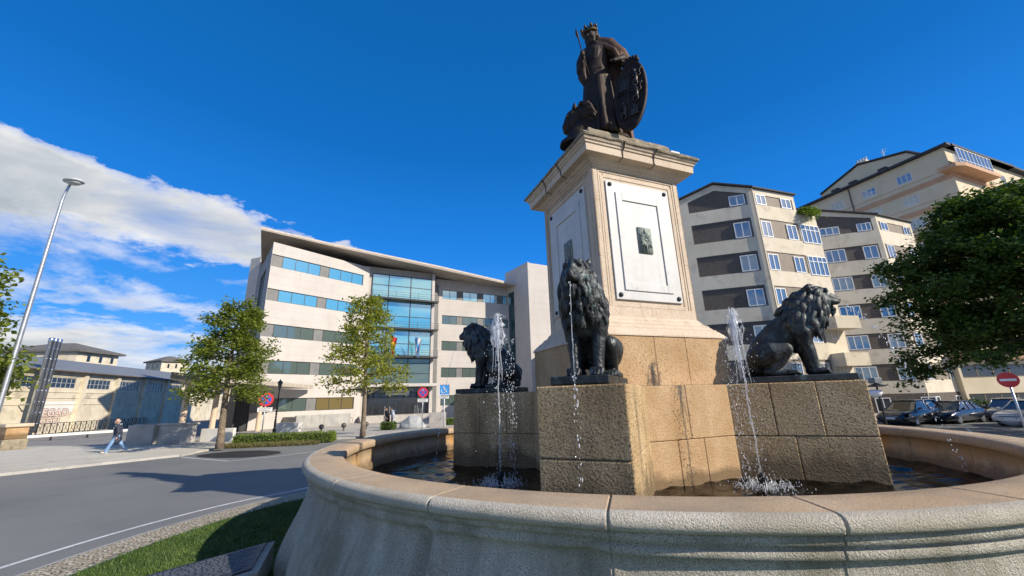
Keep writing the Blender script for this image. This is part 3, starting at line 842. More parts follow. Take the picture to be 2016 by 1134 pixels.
l2 = copy_tree(lion); lion_place(l2, math.radians(-45), 3.28, 'seated bronze lion in profile facing right, before the striped apartment block')
l3 = copy_tree(lion); lion_place(l3, math.radians(135), 3.38, 'seated bronze lion in profile with its mouth to the left, seen behind a water jet')
# ================================================================ king statue
KO = .85
kd = math.hypot(CX, CY); kf = Vector((-CX / kd, -CY / kd, 0))
kp = Vector((CX, CY, 0)) + kf * KO
king = empty('king_statue', (kp.x, kp.y, 8.36), math.atan2(-CX, CY), 'dark bronze statue of a crowned king with shield and spear on top of the pedestal', 'statue')
KS = 1.0; KZ = .11
KT = Matrix.Translation((0, 0, KZ)) @ Matrix.Diagonal((KS, KS, KS, 1))
r_ = random.Random(21)
mb = MB()
mb.limb([(-.45, .1, .0), (.1, 0, .0), (.50, .05, .0)], [.24, .28, .22], 12); mb.limb([(-.4, .5, .0), (.6, .5, .02)], [.3, .35], 10)
mb.limb([(-.75, -.15, .0), (-.5, -.2, .02)], [.24, .24], 10)
mb.remesh('rock_base', bronze_rust, king, .03, 3, post=lambda a: np.column_stack([a[:, 0], a[:, 1], np.maximum(a[:, 2], 0)]))
b = MB(); b.T = KT
# robe: elliptical gown with deep vertical folds
for (z0, z1) in ((0, 1),):
    P = []
    n = 64
    rows = [(0.0, .47, .40), (.25, .45, .38), (.6, .43, .36), (1.0, .40, .34), (1.4, .37, .31), (1.8, .335, .29), (2.05, .315, .27), (2.3, .34, .28), (2.6, .37, .28), (2.78, .24, .20), (2.86, .12, .12)]
    cxs = [.03, .03, .04, .05, .06, .07, .07, .09, .13, .14, .12]
    vs = []; fs = []
    ph = [r_.uniform(0, 6.28) for _ in range(4)]
    for i, (z, rx, ry) in enumerate(rows):
        fold = max(0, 1 - z / 2.0)
        for k in range(n):
            th = 2 * PI * k / n
            m_ = 1 + fold * (.085 * math.sin(11 * th + ph[0] + z * .8) + .05 * math.sin(17 * th + ph[1] - z) + .04 * math.sin(6 * th + ph[2]))
            vs.append((cxs[i] + rx * m_ * math.cos(th), ry * m_ * math.sin(th), z))
    for i in range(len(rows) - 1):
        for k in range(n): k2 = (k + 1) % n; fs.append((i * n + k, i * n + k2, (i + 1) * n + k2, (i + 1) * n + k))
    fs.append(tuple(reversed(range(n)))); fs.append(tuple(range((len(rows) - 1) * n, len(rows) * n)))
    b.add(vs, fs)
# long tube folds on the front
for k in range(13):
    x = -.40 + .070 * k; y = -.31 * math.sqrt(max(.1, 1 - ((x - .04) / .50) ** 2))
    top = 1.85 - .25 * abs(k - 6) / 6
    b.limb([(x * .62 + .03, y * .82, top), (x * .8 + .02, y * .95, 1.1), (x + r_.uniform(-.02, .02), y * 1.06, .45), (x * 1.04, y * 1.14, .03)], [.02, .030, .038, .046], 7)
b.limb([(.12, -.34, .95), (.14, -.40, .5), (.16, -.44, .04)], [.05, .07, .085], 9)          # advanced knee under the cloth
b.limb([(.12, -.22, 1.65), (.12, -.32, 1.15), (.13, -.36, .8)], [.11, .105, .08], 10)
b.limb([(.20, -.40, .05), (.26, -.52, .03)], [.065, .045], 8); b.limb([(-.16, -.36, .05), (-.22, -.46, .03)], [.065, .045], 8)   # feet
# belt and hip roll, folds across the waist
b.limb([(-.19, -.10, 1.98), (-.02, -.25, 1.93), (.2, -.24, 1.90), (.32, -.08, 1.92)], [.045, .05, .05, .04], 9)
for k in range(5): b.limb([(-.18, -.12, 1.86 - .10 * k), (.02, -.28, 1.74 - .12 * k), (.28, -.2, 1.80 - .14 * k)], [.022, .03, .02], 7)
# chest and shoulders
b.limb([(-.10, 0, 2.66), (.14, -.03, 2.72), (.36, 0, 2.66)], [.17, .22, .19], 14)
b.limb([(.06, -.12, 2.25), (.10, -.15, 2.5)], [.18, .19], 12)
# raised arm with the spear (viewer's left): hanging sleeve, fore-arm, fist
b.limb([(-.14, -.02, 2.62), (-.26, -.10, 2.30), (-.29, -.16, 1.98)], [.17, .155, .13], 12)
b.limb([(-.27, -.18, 1.95), (-.25, -.30, 2.12), (-.22, -.36, 2.27)], [.10, .085, .062], 10)
b.limb([(-.30, -.12, 2.02), (-.31, -.14, 1.82), (-.24, -.12, 1.58)], [.09, .085, .04], 10)
b.limb([(-.25, -.22, 2.0), (-.24, -.24, 1.80), (-.20, -.22, 1.62)], [.07, .07, .03], 9)
b.ell((-.215, -.385, 2.32), (.058, .062, .066), 10, 8)
for k in range(4): b.limb([(-.27 + .01 * k, -.42, 2.365 - .032 * k), (-.225, -.452, 2.36 - .032 * k), (-.175, -.425, 2.36 - .032 * k)], [.018, .019, .016], 6)
b.limb([(-.19, -.36, 2.30), (-.20, -.42, 2.38)], [.02, .016], 6)
# arm on the shield (viewer's right)
b.limb([(.40, -.02, 2.62), (.60, -.06, 2.36), (.72, -.12, 2.14)], [.165, .145, .12], 12)
b.limb([(.74, -.14, 2.12), (.64, -.26, 2.02), (.54, -.33, 1.96)], [.11, .085, .055], 10)
b.ell((.515, -.35, 1.93), (.065, .055, .045), 10, 8)
for k in range(4): b.limb([(.55 - .034 * k, -.37, 1.95), (.545 - .036 * k, -.41, 1.93), (.54 - .037 * k, -.425, 1.87 - .008 * (k % 2))], [.019, .018, .014], 6)
b.limb([(.47, -.34, 1.94), (.43, -.385, 1.91)], [.02, .015], 6)
# neck and head, turned to the viewer's left and bent down
b.limb([(.10, -.02, 2.80), (.05, -.06, 2.95)], [.10, .092], 12)
hd = Matrix.Translation((.03, -.09, 3.07)) @ Matrix.Rotation(math.radians(-118), 4, 'Z') @ Matrix.Rotation(math.radians(16), 4, 'Y') @ Matrix.Scale(1.26, 4)
old = b.T; b.T = KT @ hd            # head frame: +x is where the face looks
b.ell((0, 0, .02), (.155, .125, .17), 16, 12)
b.limb([(.06, 0, -.02), (.09, 0, -.10)], [.10, .07], 12)
b.limb([(.135, 0, .05), (.165, 0, -.005), (.15, 0, -.03)], [.018, .026, .022], 8)     # nose
for s in (-1, 1):
    b.limb([(.13, .02 * s, .065), (.12, .075 * s, .06)], [.02, .018], 7)              # brow
    b.limb([(.10, .06 * s, -.03), (.07, .09 * s, -.05)], [.04, .035], 8)              # cheek
    b.ell((0, .125 * s, -.005), (.03, .018, .042), 8, 6)                              # ear
    for k in range(5): b.limb([(-.03 - .03 * k, .11 * s * (1 - .12 * k), .08), (-.06 - .03 * k, .13 * s * (1 - .15 * k), -.06), (-.05 - .03 * k, .12 * s * (1 - .15 * k), -.19)], [.045, .045, .02], 8)   # hair
b.limb([(.135, 0, -.055), (.13, 0, -.075)], [.03, .02], 8)
for k in range(7):
    y = (k - 3) * .028; b.limb([(.12 - abs(y) * .5, y, -.085), (.135 - abs(y) * .5, y * .9, -.15), (.11 - abs(y) * .4, y * .6, -.215)], [.035, .034, .012], 8)
b.T = old
b.remesh('body', bronze_rust, king, .014, 2)
# cloak
c = MB(); c.T = KT
c.limb([(.00, .10, 2.82), (.22, .02, 2.90), (.46, .03, 2.78), (.66, .05, 2.50)], [.14, .19, .21, .18], 14)
c.limb([(.46, .06, 2.74), (.70, .06, 2.42), (.82, -.02, 2.12)], [.21, .21, .15], 14)
for k in range(7):     # folds falling over the fore-arm
    t = k / 6
    c.limb([(.10 + .10 * k * .6, -.14 + .03 * k, 2.80 - .03 * k), (.36 + .06 * k, -.20 + .04 * k, 2.58 - .06 * k), (.56 + .05 * k, -.24 + .05 * k, 2.36 - .07 * k), (.66 + .045 * k, -.22 + .05 * k, 2.10 - .04 * k)], [.045, .06, .065, .05], 9)
for k in range(6):
    c.limb([(.70 + .035 * k, -.20 + .06 * k, 2.28), (.72 + .035 * k, -.20 + .06 * k, 2.02), (.73 + .03 * k, -.18 + .06 * k, 1.86)], [.045, .045, .03], 8)
for k in range(9):     # back of the cloak reaching the ground
    x = -.18 + .11 * k
    c.limb([(x * .6 + .15, .18, 2.6), (x * .9 + .08, .26, 1.8), (x, .32 + .03 * (k % 2), .9), (x * 1.08, .36 + .05 * (k % 2), .03)], [.09, .085, .085, .09], 9)
c.remesh('cloak', bronze_cloak, king, .015, 2)
# crown
k_ = MB(); k_.T = KT @ hd
vs = []
k_.lathe([(.128, .085), (.148, .085), (.155, .15), (.132, .15)], 24)
k_.lathe([(.152, .082), (.168, .09), (.168, .112), (.152, .118)], 24)
for i in range(8):
    a = 2 * PI * i / 8; ca, sa = math.cos(a), math.sin(a)
    k_.tube([(.15 * ca, .15 * sa, .14), (.163 * ca, .163 * sa, .19), (.172 * ca, .172 * sa, .225)], [.022, .034, .006], 6)
    a += PI / 8; ca, sa = math.cos(a), math.sin(a); k_.ell((.158 * ca, .158 * sa, .165), .017, 6, 5)
k_.ell((0, 0, .10), (.13, .13, .075), 12, 8)
k_.build('crown', M('bronze_gilt', (.06, .043, .02), (.11, .08, .035), 4, .5, .3, 40, metal=.55), king, True)
# spear
s_ = MB(); s_.T = KT
s_.tube([(-.10, -.40, 1.62), (-.215, -.41, 2.32), (-.285, -.42, 2.80)], [.016, .016, .015], 8)
s_.tube([(-.285, -.42, 2.80), (-.292, -.42, 2.85), (-.305, -.42, 2.93), (-.318, -.42, 3.04), (-.335, -.42, 3.16)], [.016, .022, .036, .026, .002], 8, flat=.4)
s_.build('spear', bronze_rust, king, True)
# shield
sh = MB(); ST = KT @ Matrix.Translation((.80, -.34, .84)) @ Matrix.Rotation(math.radians(-24), 4, 'Z') @ Matrix.Rotation(math.radians(-6), 4, 'X') @ Matrix.Rotation(math.radians(4), 4, 'Y') @ Matrix.Diagonal((.94, 1, 1.06, 1))
sh.T = ST
def oval(rx, rz, y, n=48): return [(rx * math.cos(2 * PI * i / n), y, rz * math.sin(2 * PI * i / n)) for i in range(n)]
rings = [(.36, .86, .06), (.43, .95, .05), (.45, .97, 0), (.43, .95, -.045), (.395, .91, -.05), (.37, .885, -.022), (.355, .86, -.016), (.2, .5, -.045), (.05, .12, -.055)]
vs = []; fs = []; n = 48
for rx, rz, y in rings: vs += oval(rx, rz, y, n)
for i in range(len(rings) - 1):
    for k in range(n): k2 = (k + 1) % n; fs.append((i * n + k, (i + 1) * n + k, (i + 1) * n + k2, i * n + k2))
fs.append(tuple(range(n))); fs.append(tuple(reversed(range((len(rings) - 1) * n, len(rings) * n))))
sh.add(vs, fs)
shield = sh.build('shield', bronze_rust, king, True)
a_ = MB(); a_.T = ST
def castle(x, z, s):
    for dx, w, h in ((0, .09, .20), (-.085, .06, .15), (.085, .06, .15)):
        a_.cbox(x + (dx - w / 2) * s, x + (dx + w / 2) * s, -.075, -.01, z, z + h * s, .008)
        for k in (-1, 0, 1): a_.cbox(x + (dx + k * w * .36 - w * .12) * s, x + (dx + k * w * .36 + w * .12) * s, -.075, -.01, z + h * s, z + (h + .035) * s, .004)
    a_.cbox(x - .13 * s, x + .13 * s, -.07, -.01, z - .10 * s, z + .02 * s, .008)
castle(-.14, .25, 1.1); castle(.13, -.55, .8)
def rampant(x, z, s):
    P = lambda *p: [(x + a * s, -.065, z + c * s) for a, c in p]
    for pts, rr in ((P((.02, -.12), (.03, 0), (-.01, .10)), (.045, .04, .045)), (P((-.02, .14), (-.06, .17)), (.04, .028)), (P((-.02, .08), (-.10, .10)), (.022, .014)),
                    (P((.0, .02), (-.09, .02)), (.022, .014)), (P((.03, -.12), (-.05, -.14), (-.06, -.22)), (.035, .024, .016)), (P((.04, -.14), (.06, -.22), (.0, -.26)), (.03, .02, .014)),
                    (P((.05, -.06), (.12, 0), (.09, .10), (.13, .15)), (.014, .014, .012, .02))):
        a_.limb(pts, [q * s for q in rr], 8)
rampant(.15, .42, 1.15); rampant(.17, .0, 1.15); rampant(-.13, -.38, 1.1)
a_.tube([(0, -.06, .84), (.0, -.075, .3), (0, -.075, -.3), (0, -.06, -.84)], .012, 6); a_.tube([(-.34, -.04, .06), (0, -.07, .06), (.34, -.04, .06)], .012, 6)
a_.build('arms_relief', M('bronze_relief', (.03, .026, .024), (.07, .055, .045), 6, .4, .2, 40, metal=.5), shield, True)
t_ = MB(); t_.T = ST
for k in range(-2, 3): t_.cbox(k * .085 - .034, k * .085 + .034, -.06, .06, .96 - .012 * k * k, 1.08 - .012 * k * k, .008)
t_.cbox(-.22, .22, -.05, .05, .90, .985, .01)
t_.build('shield_crest', bronze_rust, shield)
# companion lion crouching behind the hem
q = MB(); q.T = KT
q.limb([(-.10, .30, .45), (.30, .50, .40)], [.30, .32], 14)
q.ell((-.46, -.02, .62), (.30, .32, .34), 16, 12)
q.limb([(-.30, .18, .62), (-.45, .05, .70)], [.34, .34], 14)
HT = Matrix.Translation((-.57, -.16, .60)) @ Matrix.Rotation(math.radians(-166), 4, 'Z') @ Matrix.Rotation(math.radians(14), 4, 'Y') @ Matrix.Scale(1.02, 4)
old = q.T; q.T = KT @ HT
q.ell((0, 0, 0), (.22, .21, .26), 16, 12)
q.limb([(.12, 0, -.05), (.26, 0, -.17), (.29, 0, -.26)], [.15, .115, .08], 12)
q.limb([(.14, 0, .10), (.25, 0, -.05), (.32, 0, -.16)], [.07, .055, .045], 10)
q.limb([(.14, 0, -.22), (.24, 0, -.33)], [.10, .075], 10)
for s in (-1, 1):
    q.limb([(.16, .03 * s, .09), (.19, .12 * s, .06)], [.04, .035], 8); q.ell((.19, .085 * s, .02), .03, 8, 6)
    q.limb([(-.04, .17 * s, .20), (-.06, .22 * s, .27)], [.07, .035], 8)
    q.limb([(.10, .13 * s, -.10), (.14, .11 * s, -.22)], [.08, .06], 8)
for i in range(34):
    a = 2 * PI * i / 17; rr = .22 + .09 * (i // 17)
    p = (-.13 - .12 * (i // 17), rr * math.cos(a), rr * 1.15 * math.sin(a))
    q.limb([p, (p[0] - .10, p[1] * 1.2, p[2] * 1.1 - .08), (p[0] - .16 + r_.uniform(-.03, .03), p[1] * 1.22, p[2] * 1.05 - .24)], [.055, .06, .02], 8)
q.T = old
q.limb([(-.40, -.05, .30), (-.52, -.12, .05)], [.34, .30], 14)
q.remesh('companion_lion', bronze_rust, king, .016, 2)
# ================================================================ government building
conc = M('pale_concrete', (.505, .468, .43), (.555, .518, .475), .5, .85, .12, 30, c3=(.50, .46, .42), s3=2.5, t3=(.60, .85), streak=((.40, .37, .34), 1.6, .16, .54, .45), bdist=.01, seam=(.96, .025, .30))
conc_roof = M('roof_concrete', (.36, .31, .26), (.46, .40, .34), .6, .85, .1, 20, streak=((.24, .21, .18), .8, .8, .55, .4))
panel_grey = M('grey_panel', (.15, .15, .145), (.19, .19, .185), 1.2, .6, .05, 30)
frame_dark = M('dark_frame', (.022, .024, .026), (.04, .042, .045), 6, .45)
steel = M('galvanised_steel', (.42, .44, .46), (.56, .58, .60), 5, .42, .05, 40, metal=.75)
def glass(name, tint, metal=.75, base=(.02, .03, .035), rough=.03, edge=.45):
    mt = bpy.data.materials.new(name); mt.use_nodes = True; t = mt.node_tree; q = G(t); b = t.nodes['Principled BSDF']
    b.inputs['Base Color'].default_value = (*base, 1); b.inputs['Roughness'].default_value = .3
    gl = q.n('ShaderNodeBsdfGlossy'); gl.inputs['Roughness'].default_value = rough; gl.inputs[0].default_value = (*tint, 1)
    tcn = q.n('ShaderNodeTexCoord'); bn = q.n('ShaderNodeBump'); bn.inputs['Strength'].default_value = .05; bn.inputs['Distance'].default_value = .1
    q.l(q.noise(tcn.outputs['Object'], .7, 2), bn.inputs['Height']); q.l(bn.outputs[0], gl.inputs['Normal'])
    mx = q.n('ShaderNodeMixShader'); lw = q.n('ShaderNodeLayerWeight'); lw.inputs[0].default_value = .35
    q.l(q.math('ADD', q.math('MULTIPLY', lw.outputs['Facing'], edge), metal, True), mx.inputs[0])
    q.l(b.outputs[0], mx.inputs[1]); q.l(gl.outputs[0], mx.inputs[2]); q.l(mx.outputs[0], t.nodes['Material Output'].inputs[0])
    return mt
glass_cyan = glass('glass_cyan', (.85, 1.0, .95), .50, (.10, .38, .44))
glass_reflect_tint = glass('glass_reflect_tint', (.75, .85, .78), .16, (.07, .105, .09))  # reflected trees and buildings painted into the colour of the lower panes
glass_amber = glass('glass_amber', (.6, .6, .5), .08, (.16, .12, .04))
glass_dark = glass('glass_dark', (.7, .75, .8), .06, (.008, .010, .012), edge=.16)
glass_blue = glass('glass_blue', (.80, .92, .95), .20, (.075, .105, .13))
gov = empty('office_building', (-19, 50, 0), 0, 'pale concrete office building with sloping overhanging roof and tall blue glass entrance bay', 'building')
def gpart(mb, name, mat, parent=None, smooth=False):
    o = mb.build(name, mat, parent or gov, smooth)
    if (parent or gov) is gov: o.location = (19, -50, 0)
    return o
def gwin(face, *a, **k):
    w = window(gov, face, *a, **k); w.location = (19, -50, 0); return w
LW = Face((-26.5, 41.1), (-19, 50.4)); RW = Face((-11.5, 57.5), (-11.5 + 11.44 * 13.9 / 12.92, 57.5 + 6 * 13.9 / 12.92)); GL = Face((-18.75, 51.0), (-11.25, 54.95))
FZ = [(17.24, 18.65), (13.37, 14.72), (9.46, 10.86), (5.61, 7.02), (1.74, 3.12)]
def gov_wing(face, U, spans, gaps, zt0, zt1, bottom_first=None):
    holes = []
    for k, (a, b) in enumerate(FZ): holes.append((spans[0], spans[1], a, b))
    mb = MB(); mb.T = face.T
    wallgrid(mb, 0, U, 0, 19.0, holes, .22)
    mb.add([(0, 0, 19.0), (U, 0, 19.0), (U, 0, zt1), (0, 0, zt0)], [(0, 1, 2, 3)])
    mb.add([(0, 0, zt0), (U, 0, zt1), (U, .5, zt1), (0, .5, zt0)], [(0, 1, 2, 3)])
    mb.add([(U, 0, 0), (U, 3, 0), (U, 3, zt1), (U, 0, zt1)], [(0, 1, 2, 3)])
    # shallow board joints of the concrete
    gpart(mb, 'wall', conc)
    for (a, b) in FZ:
        for (u0, u1) in gaps:
            if u1 - u0 < .05: continue
            mp = MB(); mp.T = face.T; mp.box(u0 + .004, u1 - .004, .13, .21, a + .004, b - .004); gpart(mp, 'spandrel_panel', panel_grey)
gov_wing(LW, LW.L, (.02, 11.1), [(.02, 1.2), (5.5, 6.55)], 20.05, 19.90)
for k, (a, b) in enumerate(FZ):
    gm = glass_cyan if k < 2 else glass_reflect_tint
    gwin(LW, 1.2 if k < 4 else 2.55, 5.5, a, b, frame_dark, gm if k < 4 else glass_reflect_tint, 3 if k < 4 else 2, .10)
    gwin(LW, 6.55, 11.09, a, b, frame_dark, gm if k < 4 else glass_amber, 3, .10)
mp = MB(); mp.T = LW.T; mp.box(1.2, 2.54, .13, .21, 1.745, 3.115); gpart(mp, 'spandrel_panel', panel_grey)
gov_wing(RW, 13.9, (1.06, 12.95), [(3.43, 4.33), (6.82, 7.75), (10.3, 11.2)], 20.3, 20.3)
for k, (a, b) in enumerate(FZ):
    gm = glass_cyan if k < 1 else glass_reflect_tint
    for u0, u1 in ((1.07, 3.42), (4.34, 6.81), (7.76, 10.29), (11.21, 12.94)): gwin(RW, u0, u1, a, b, frame_dark, gm, 2, .10)
# left flank with its corner glazing, rear stair block
SF = Face((-35.2, 52.2), (-26.5, 41.1))
mb = MB(); mb.T = SF.T
wallgrid(mb, 0, SF.L, 0, 20.0, [(SF.L - 9.5, SF.L - 4.2, 9.6, 18.2)], .3); gpart(mb, 'flank_wall', panel_grey)
gwin(SF, SF.L - 9.5, SF.L - 4.2, 9.6, 18.2, frame_dark, glass_cyan, 2, .12, .12, .08, (.17, .42, .62, .80, .9))
mb = MB(); mb.prism([(-35.2, 52.25), (-37.0, 52.9), (-30, 62), (-27, 60)], 0, 22.6); gpart(mb, 'stair_block', conc)
# roof: one sloping slab with a thin fascia
edge = [(-28.1, 41.0, 21.85), (-21.2, 45.85, 21.35), (-10.6, 53.2, 20.9), (1.2, 61.5, 20.1)]
mb = MB(); back = [(6.0, 72, 20.4), (-14, 74, 21.2), (-36.3, 54.3, 22.0)]
top = edge + back; n = len(top)
th = [.34] * 4 + [.34] * 3
mb.add([(x, y, z) for x, y, z in top] + [(x, y, z - t) for (x, y, z), t in zip(top, th)], [tuple(range(n)), tuple(reversed(range(n, 2 * n)))] + [(i, (i + n), (i + 1) % n + n, (i + 1) % n) for i in range(n)])
roof = gpart(mb, 'roof', conc_roof)
mb = MB()
for a, b in zip(edge[:-1], edge[1:]):
    a, b = Vector(a), Vector(b); d = (b - a).normalized(); o_ = Vector((d.y, -d.x, 0)).normalized() * .03
    mb.add([a + o_ + Vector((0, 0, .03)), b + o_ + Vector((0, 0, .03)), b + o_ - Vector((0, 0, .20)), a + o_ - Vector((0, 0, .20)), a + Vector((0, 0, .03)), b + Vector((0, 0, .03)), b - Vector((0, 0, .2)), a - Vector((0, 0, .2))],
           [(0, 3, 2, 1), (4, 0, 1, 5), (3, 7, 6, 2)])
mb.build('fascia', M('fascia_stone', (.50, .43, .36), (.60, .53, .45), 2, .8, .2, 30), roof)
for (x, y) in ((-19.5, 48.4), (-14.6, 52.2), (-9.0, 56.2)):
    mb = MB(); mb.lathe([(.16, 0), (.16, .10), (.10, .12)], 12, (x, y, 20.55 if x > -12 else 20.85)); mb.build('soffit_lamp', conc, roof)
# glass bay
mb = MB(); mb.T = GL.T
nU, zs = [0, 2.16, 5.17, 8.15], [4.7, 6.0, 7.3, 8.35, 9.9, 12.05, 13.6, 16.05, 17.8, 19.25]
for u in nU: mb.box(u - .05, u + .05, -.03, .10, 4.7, 19.25)
for z in zs: mb.box(.05, 8.10, -.02, .08, z - .035, z + .035)
cw = gpart(mb, 'curtain_wall', frame_dark)
for i in range(3):
    for j in range(len(zs) - 1):
        mb = MB(); mb.T = GL.T
        mb.box(nU[i] + .05, nU[i + 1] - .05, .03, .05, zs[j] + .035, zs[j + 1] - .035)
        mb.build('glass_sheet', glass_cyan if zs[j] >= 8.3 else glass_reflect_tint, cw)
mb = MB(); mb.T = GL.T; mb.box(8.2, 8.6, -.02, 3, 0, 20.2); mb.box(-.9, -.05, .1, .4, 0, 19.6); mb.box(-.9, 8.6, .9, 1.2, 19.25, 20.5); gpart(mb, 'bay_side', conc)
mb = MB(); mb.T = GL.T; mb.box(-.9, 8.3, .14, .5, 4.4, 19.4); gpart(mb, 'bay_back', glass_dark)
for z in (16.05, 12.05, 8.3):
    mb = MB(); mb.T = GL.T
    mb.box(-.4, 8.95, -1.0, -.06, z - .32, z - .20); mb.box(-.4, 8.95, -1.02, -.95, z - .20, z - .12)
    wk = gpart(mb, 'walkway', frame_dark)
    rl = MB(); rl.T = GL.T
    for h in (.25, .55, .85): rl.box(-.4, 8.95, -1.0, -.97, z - .20 + h, z - .20 + h + .03)
    for u in (0, 3, 6, 8.93): rl.box(u - .02, u + .02, -1.01, -.96, z - .19, z + .75)
    rl.build('railing', frame_dark, wk)
# entrance: canopy, doors, steps
mb = MB(); mb.T = GL.T; mb.cbox(-.7, 9.0, -1.4, .5, 4.28, 4.66, .02); gpart(mb, 'entrance_canopy', conc)
mb = MB(); mb.T = GL.T
mb.box(-.9, 8.6, .62, .66, .85, 4.3); gpart(mb, 'entrance_back', glass_dark)
EN = Face(GL.p.xy, (GL.p + GL.d * 9).xy)
for i, (a, b) in enumerate(((-.6, 1.1), (1.1, 2.9), (2.9, 4.9), (4.9, 6.6), (6.6, 8.5))): gwin(GL, a + .02, b - .02, .88, 3.6 if i != 2 else 3.2, frame_dark, glass_dark, 2, .45, .07, .07, (.78,))
mb = MB(); mb.T = GL.T; mb.box(2.6, 5.6, .30, .36, 3.25, 3.85)
sg = gpart(mb, 'name_board', M('board_white', (.55, .56, .56), (.62, .62, .62), 3, .5))
mb = MB(); mb.T = GL.T; mb.box(2.75, 3.0, .29, .299, 3.42, 3.70); mb.build('crest', M('crest_blue', (.05, .12, .35), None), sg)
mb = MB(); mb.T = GL.T
for k, (a, b) in enumerate(((3.15, 3.75), (3.83, 4.15), (4.22, 5.1))): mb.box(a, b, .29, .299, 3.50, 3.60)
mb.build('lettering', M('letter_grey', (.15, .15, .16), None), sg)
mb = MB(); mb.T = GL.T
for k in range(5): mb.cbox(-.6 - .0, 3.3, -2.9 + .42 * k, .6, .10 + .15 * k, .25 + .15 * k, .01)
mb.cbox(3.3, 9.0, -2.4, .6, .10, .86, .01)
gpart(mb, 'entrance_steps', M('step_stone', (.40, .37, .33), (.50, .47, .42), 2, .85, .2, 30))
for u in (2.4, 3.0, 6.2, 6.5):
    mb = MB(); mb.T = GL.T
    mb.tube([(u, -2.5, .6), (u, -2.5, 1.55), (u, -.6, 1.95), (u, -.6, .9)], .025, 6); gpart(mb, 'handrail', steel)
# annex tower on the right
AX = [(-1.1, 63.6), (2.5, 58.0), (12.5, 63.2), (8.5, 69)]
mb = MB(); mb.prism(AX, 0, 22.6); gpart(mb, 'annex_tower', conc)
AF = Face(AX[0], AX[1])
mb = MB(); mb.T = AF.T; mb.box(.9, 2.6, -.02, .02, 5.5, 19.0)
for k in range(12): mb.box(.9, 2.6, -.05, -.02, 5.5 + 1.18 * k, 5.56 + 1.18 * k)
mb.box(1.7, 1.78, -.05, -.02, 5.5, 19); gpart(mb, 'stair_glazing', glass('glass_teal', (.4, .6, .62), .12, (.01, .03, .035)))
mb = MB(); mb.T = AF.T; mb.box(-.1, AF.L + .03, -.03, .3, 22.6, 22.72); gpart(mb, 'annex_coping', conc)
# unseen stepped blocks added behind the monument to shade the office wall
for poly, h in (([(5.2, 51.0), (15, 56), (13, 62), (4.4, 57.5)], 9.0), ([(6.5, 49.5), (18, 55.5), (16, 58), (6.0, 52)], 12.0)):
    mb = MB(); mb.prism(poly, 0, h); gpart(mb, 'shade_block', conc)
# main body behind the facades, closing the volume
mb = MB(); mb.prism([(-26.3, 41.8), (-19.4, 50.9), (-18.9, 53.0), (-11.2, 57.0), (-11.0, 58.4), (1.0, 64.6), (5, 70), (-14, 73), (-34.8, 53.2)], [.1] * 9, [19.7, 19.6, 19.2, 19.2, 19.2, 19.2, 19.5, 20.0, 20.4]); gpart(mb, 'core', panel_grey)
# plinth wall, white block, little dark doorway under the portico
mb = MB(); mb.T = LW.T; mb.cbox(3.2, 9.0, -3.2, -2.9, .11, 1.35, .015); mb.box(3.2, 9.0, -2.9, -.02, .11, 1.2)
for k in range(4): mb.box(3.3 + 1.4 * k, 4.6 + 1.4 * k, -3.23, -3.205, .25, 1.25)
o = mb.build('ramp_wall', M('grey_concrete', (.32, .31, .29), (.42, .41, .38), 1.5, .85, .2, 30, streak=((.2, .2, .19), 2, .3, .5, .6))); tag(o, 'grey concrete ramp wall along the foot of the office building', 'wall')
mb = MB(); mb.cbox(-20.3, -18.4, 35.2, 35.9, .11, .95, .03)
o = mb.build('stone_block', M('white_stone', (.62, .60, .55), (.70, .68, .63), 3, .8, .15, 40)); tag(o, 'white stone block standing behind the long hedge', 'block')
# flags
def flag(x, y, z, cols, lab, name, sw):
    root = empty(name, (x, y, z), 0, lab, 'flag', 'flags on the office building')
    p = MB(); p.tube([(0, 0, 0), (0, -.9, 2.6)], [.03, .022], 8); p.ell((0, -.92, 2.66), .05, 8, 6); p.build('pole', steel, root)
    b = MB(); nu, nv = 16, 14; vs = []
    for j in range(nv + 1):
        for i in range(nu + 1):
            u, v = i / nu, j / nv
            X_ = u * (.95 - .55 * v) * (1 if sw > 0 else -1); Zz = 2.45 - 1.9 * v - u * (.35 + .55 * v); Yy = -.85 * (2.45 - 1.9 * v) / 2.6 + .12 * math.sin(u * 9 + v * 3) - .05
            vs.append((X_, Yy, Zz))
    for j in range(nv):
        for i in range(nu):
            b.cm = cols(i / nu, j / nv); a = len(b.v)
            b.add([vs[j * (nu + 1) + i], vs[j * (nu + 1) + i + 1], vs[(j + 1) * (nu + 1) + i + 1], vs[(j + 1) * (nu + 1) + i]], [(0, 1, 2, 3)])
    b.build('cloth', [M('flag_white', (.75, .77, .8), None), M('flag_blue', (.08, .35, .75), None), M('flag_red', (.60, .05, .03), None), M('flag_yellow', (.80, .50, .03), None)], root, True)
fp = GL.p + GL.d * 5.95 + GL.n * 1.0
flag(fp.x, fp.y, 8.2, lambda u, v: 1 if abs(u - v) < .22 else 0, 'white flag with a blue diagonal band hanging before the glass bay', 'flag', 1)
fp = GL.p + GL.d * 2.75 + GL.n * 1.0
flag(fp.x, fp.y, 8.2, lambda u, v: 3 if .25 < v < .72 else 2, 'red and yellow flag half hidden by the sparse tree', 'flag', 1)
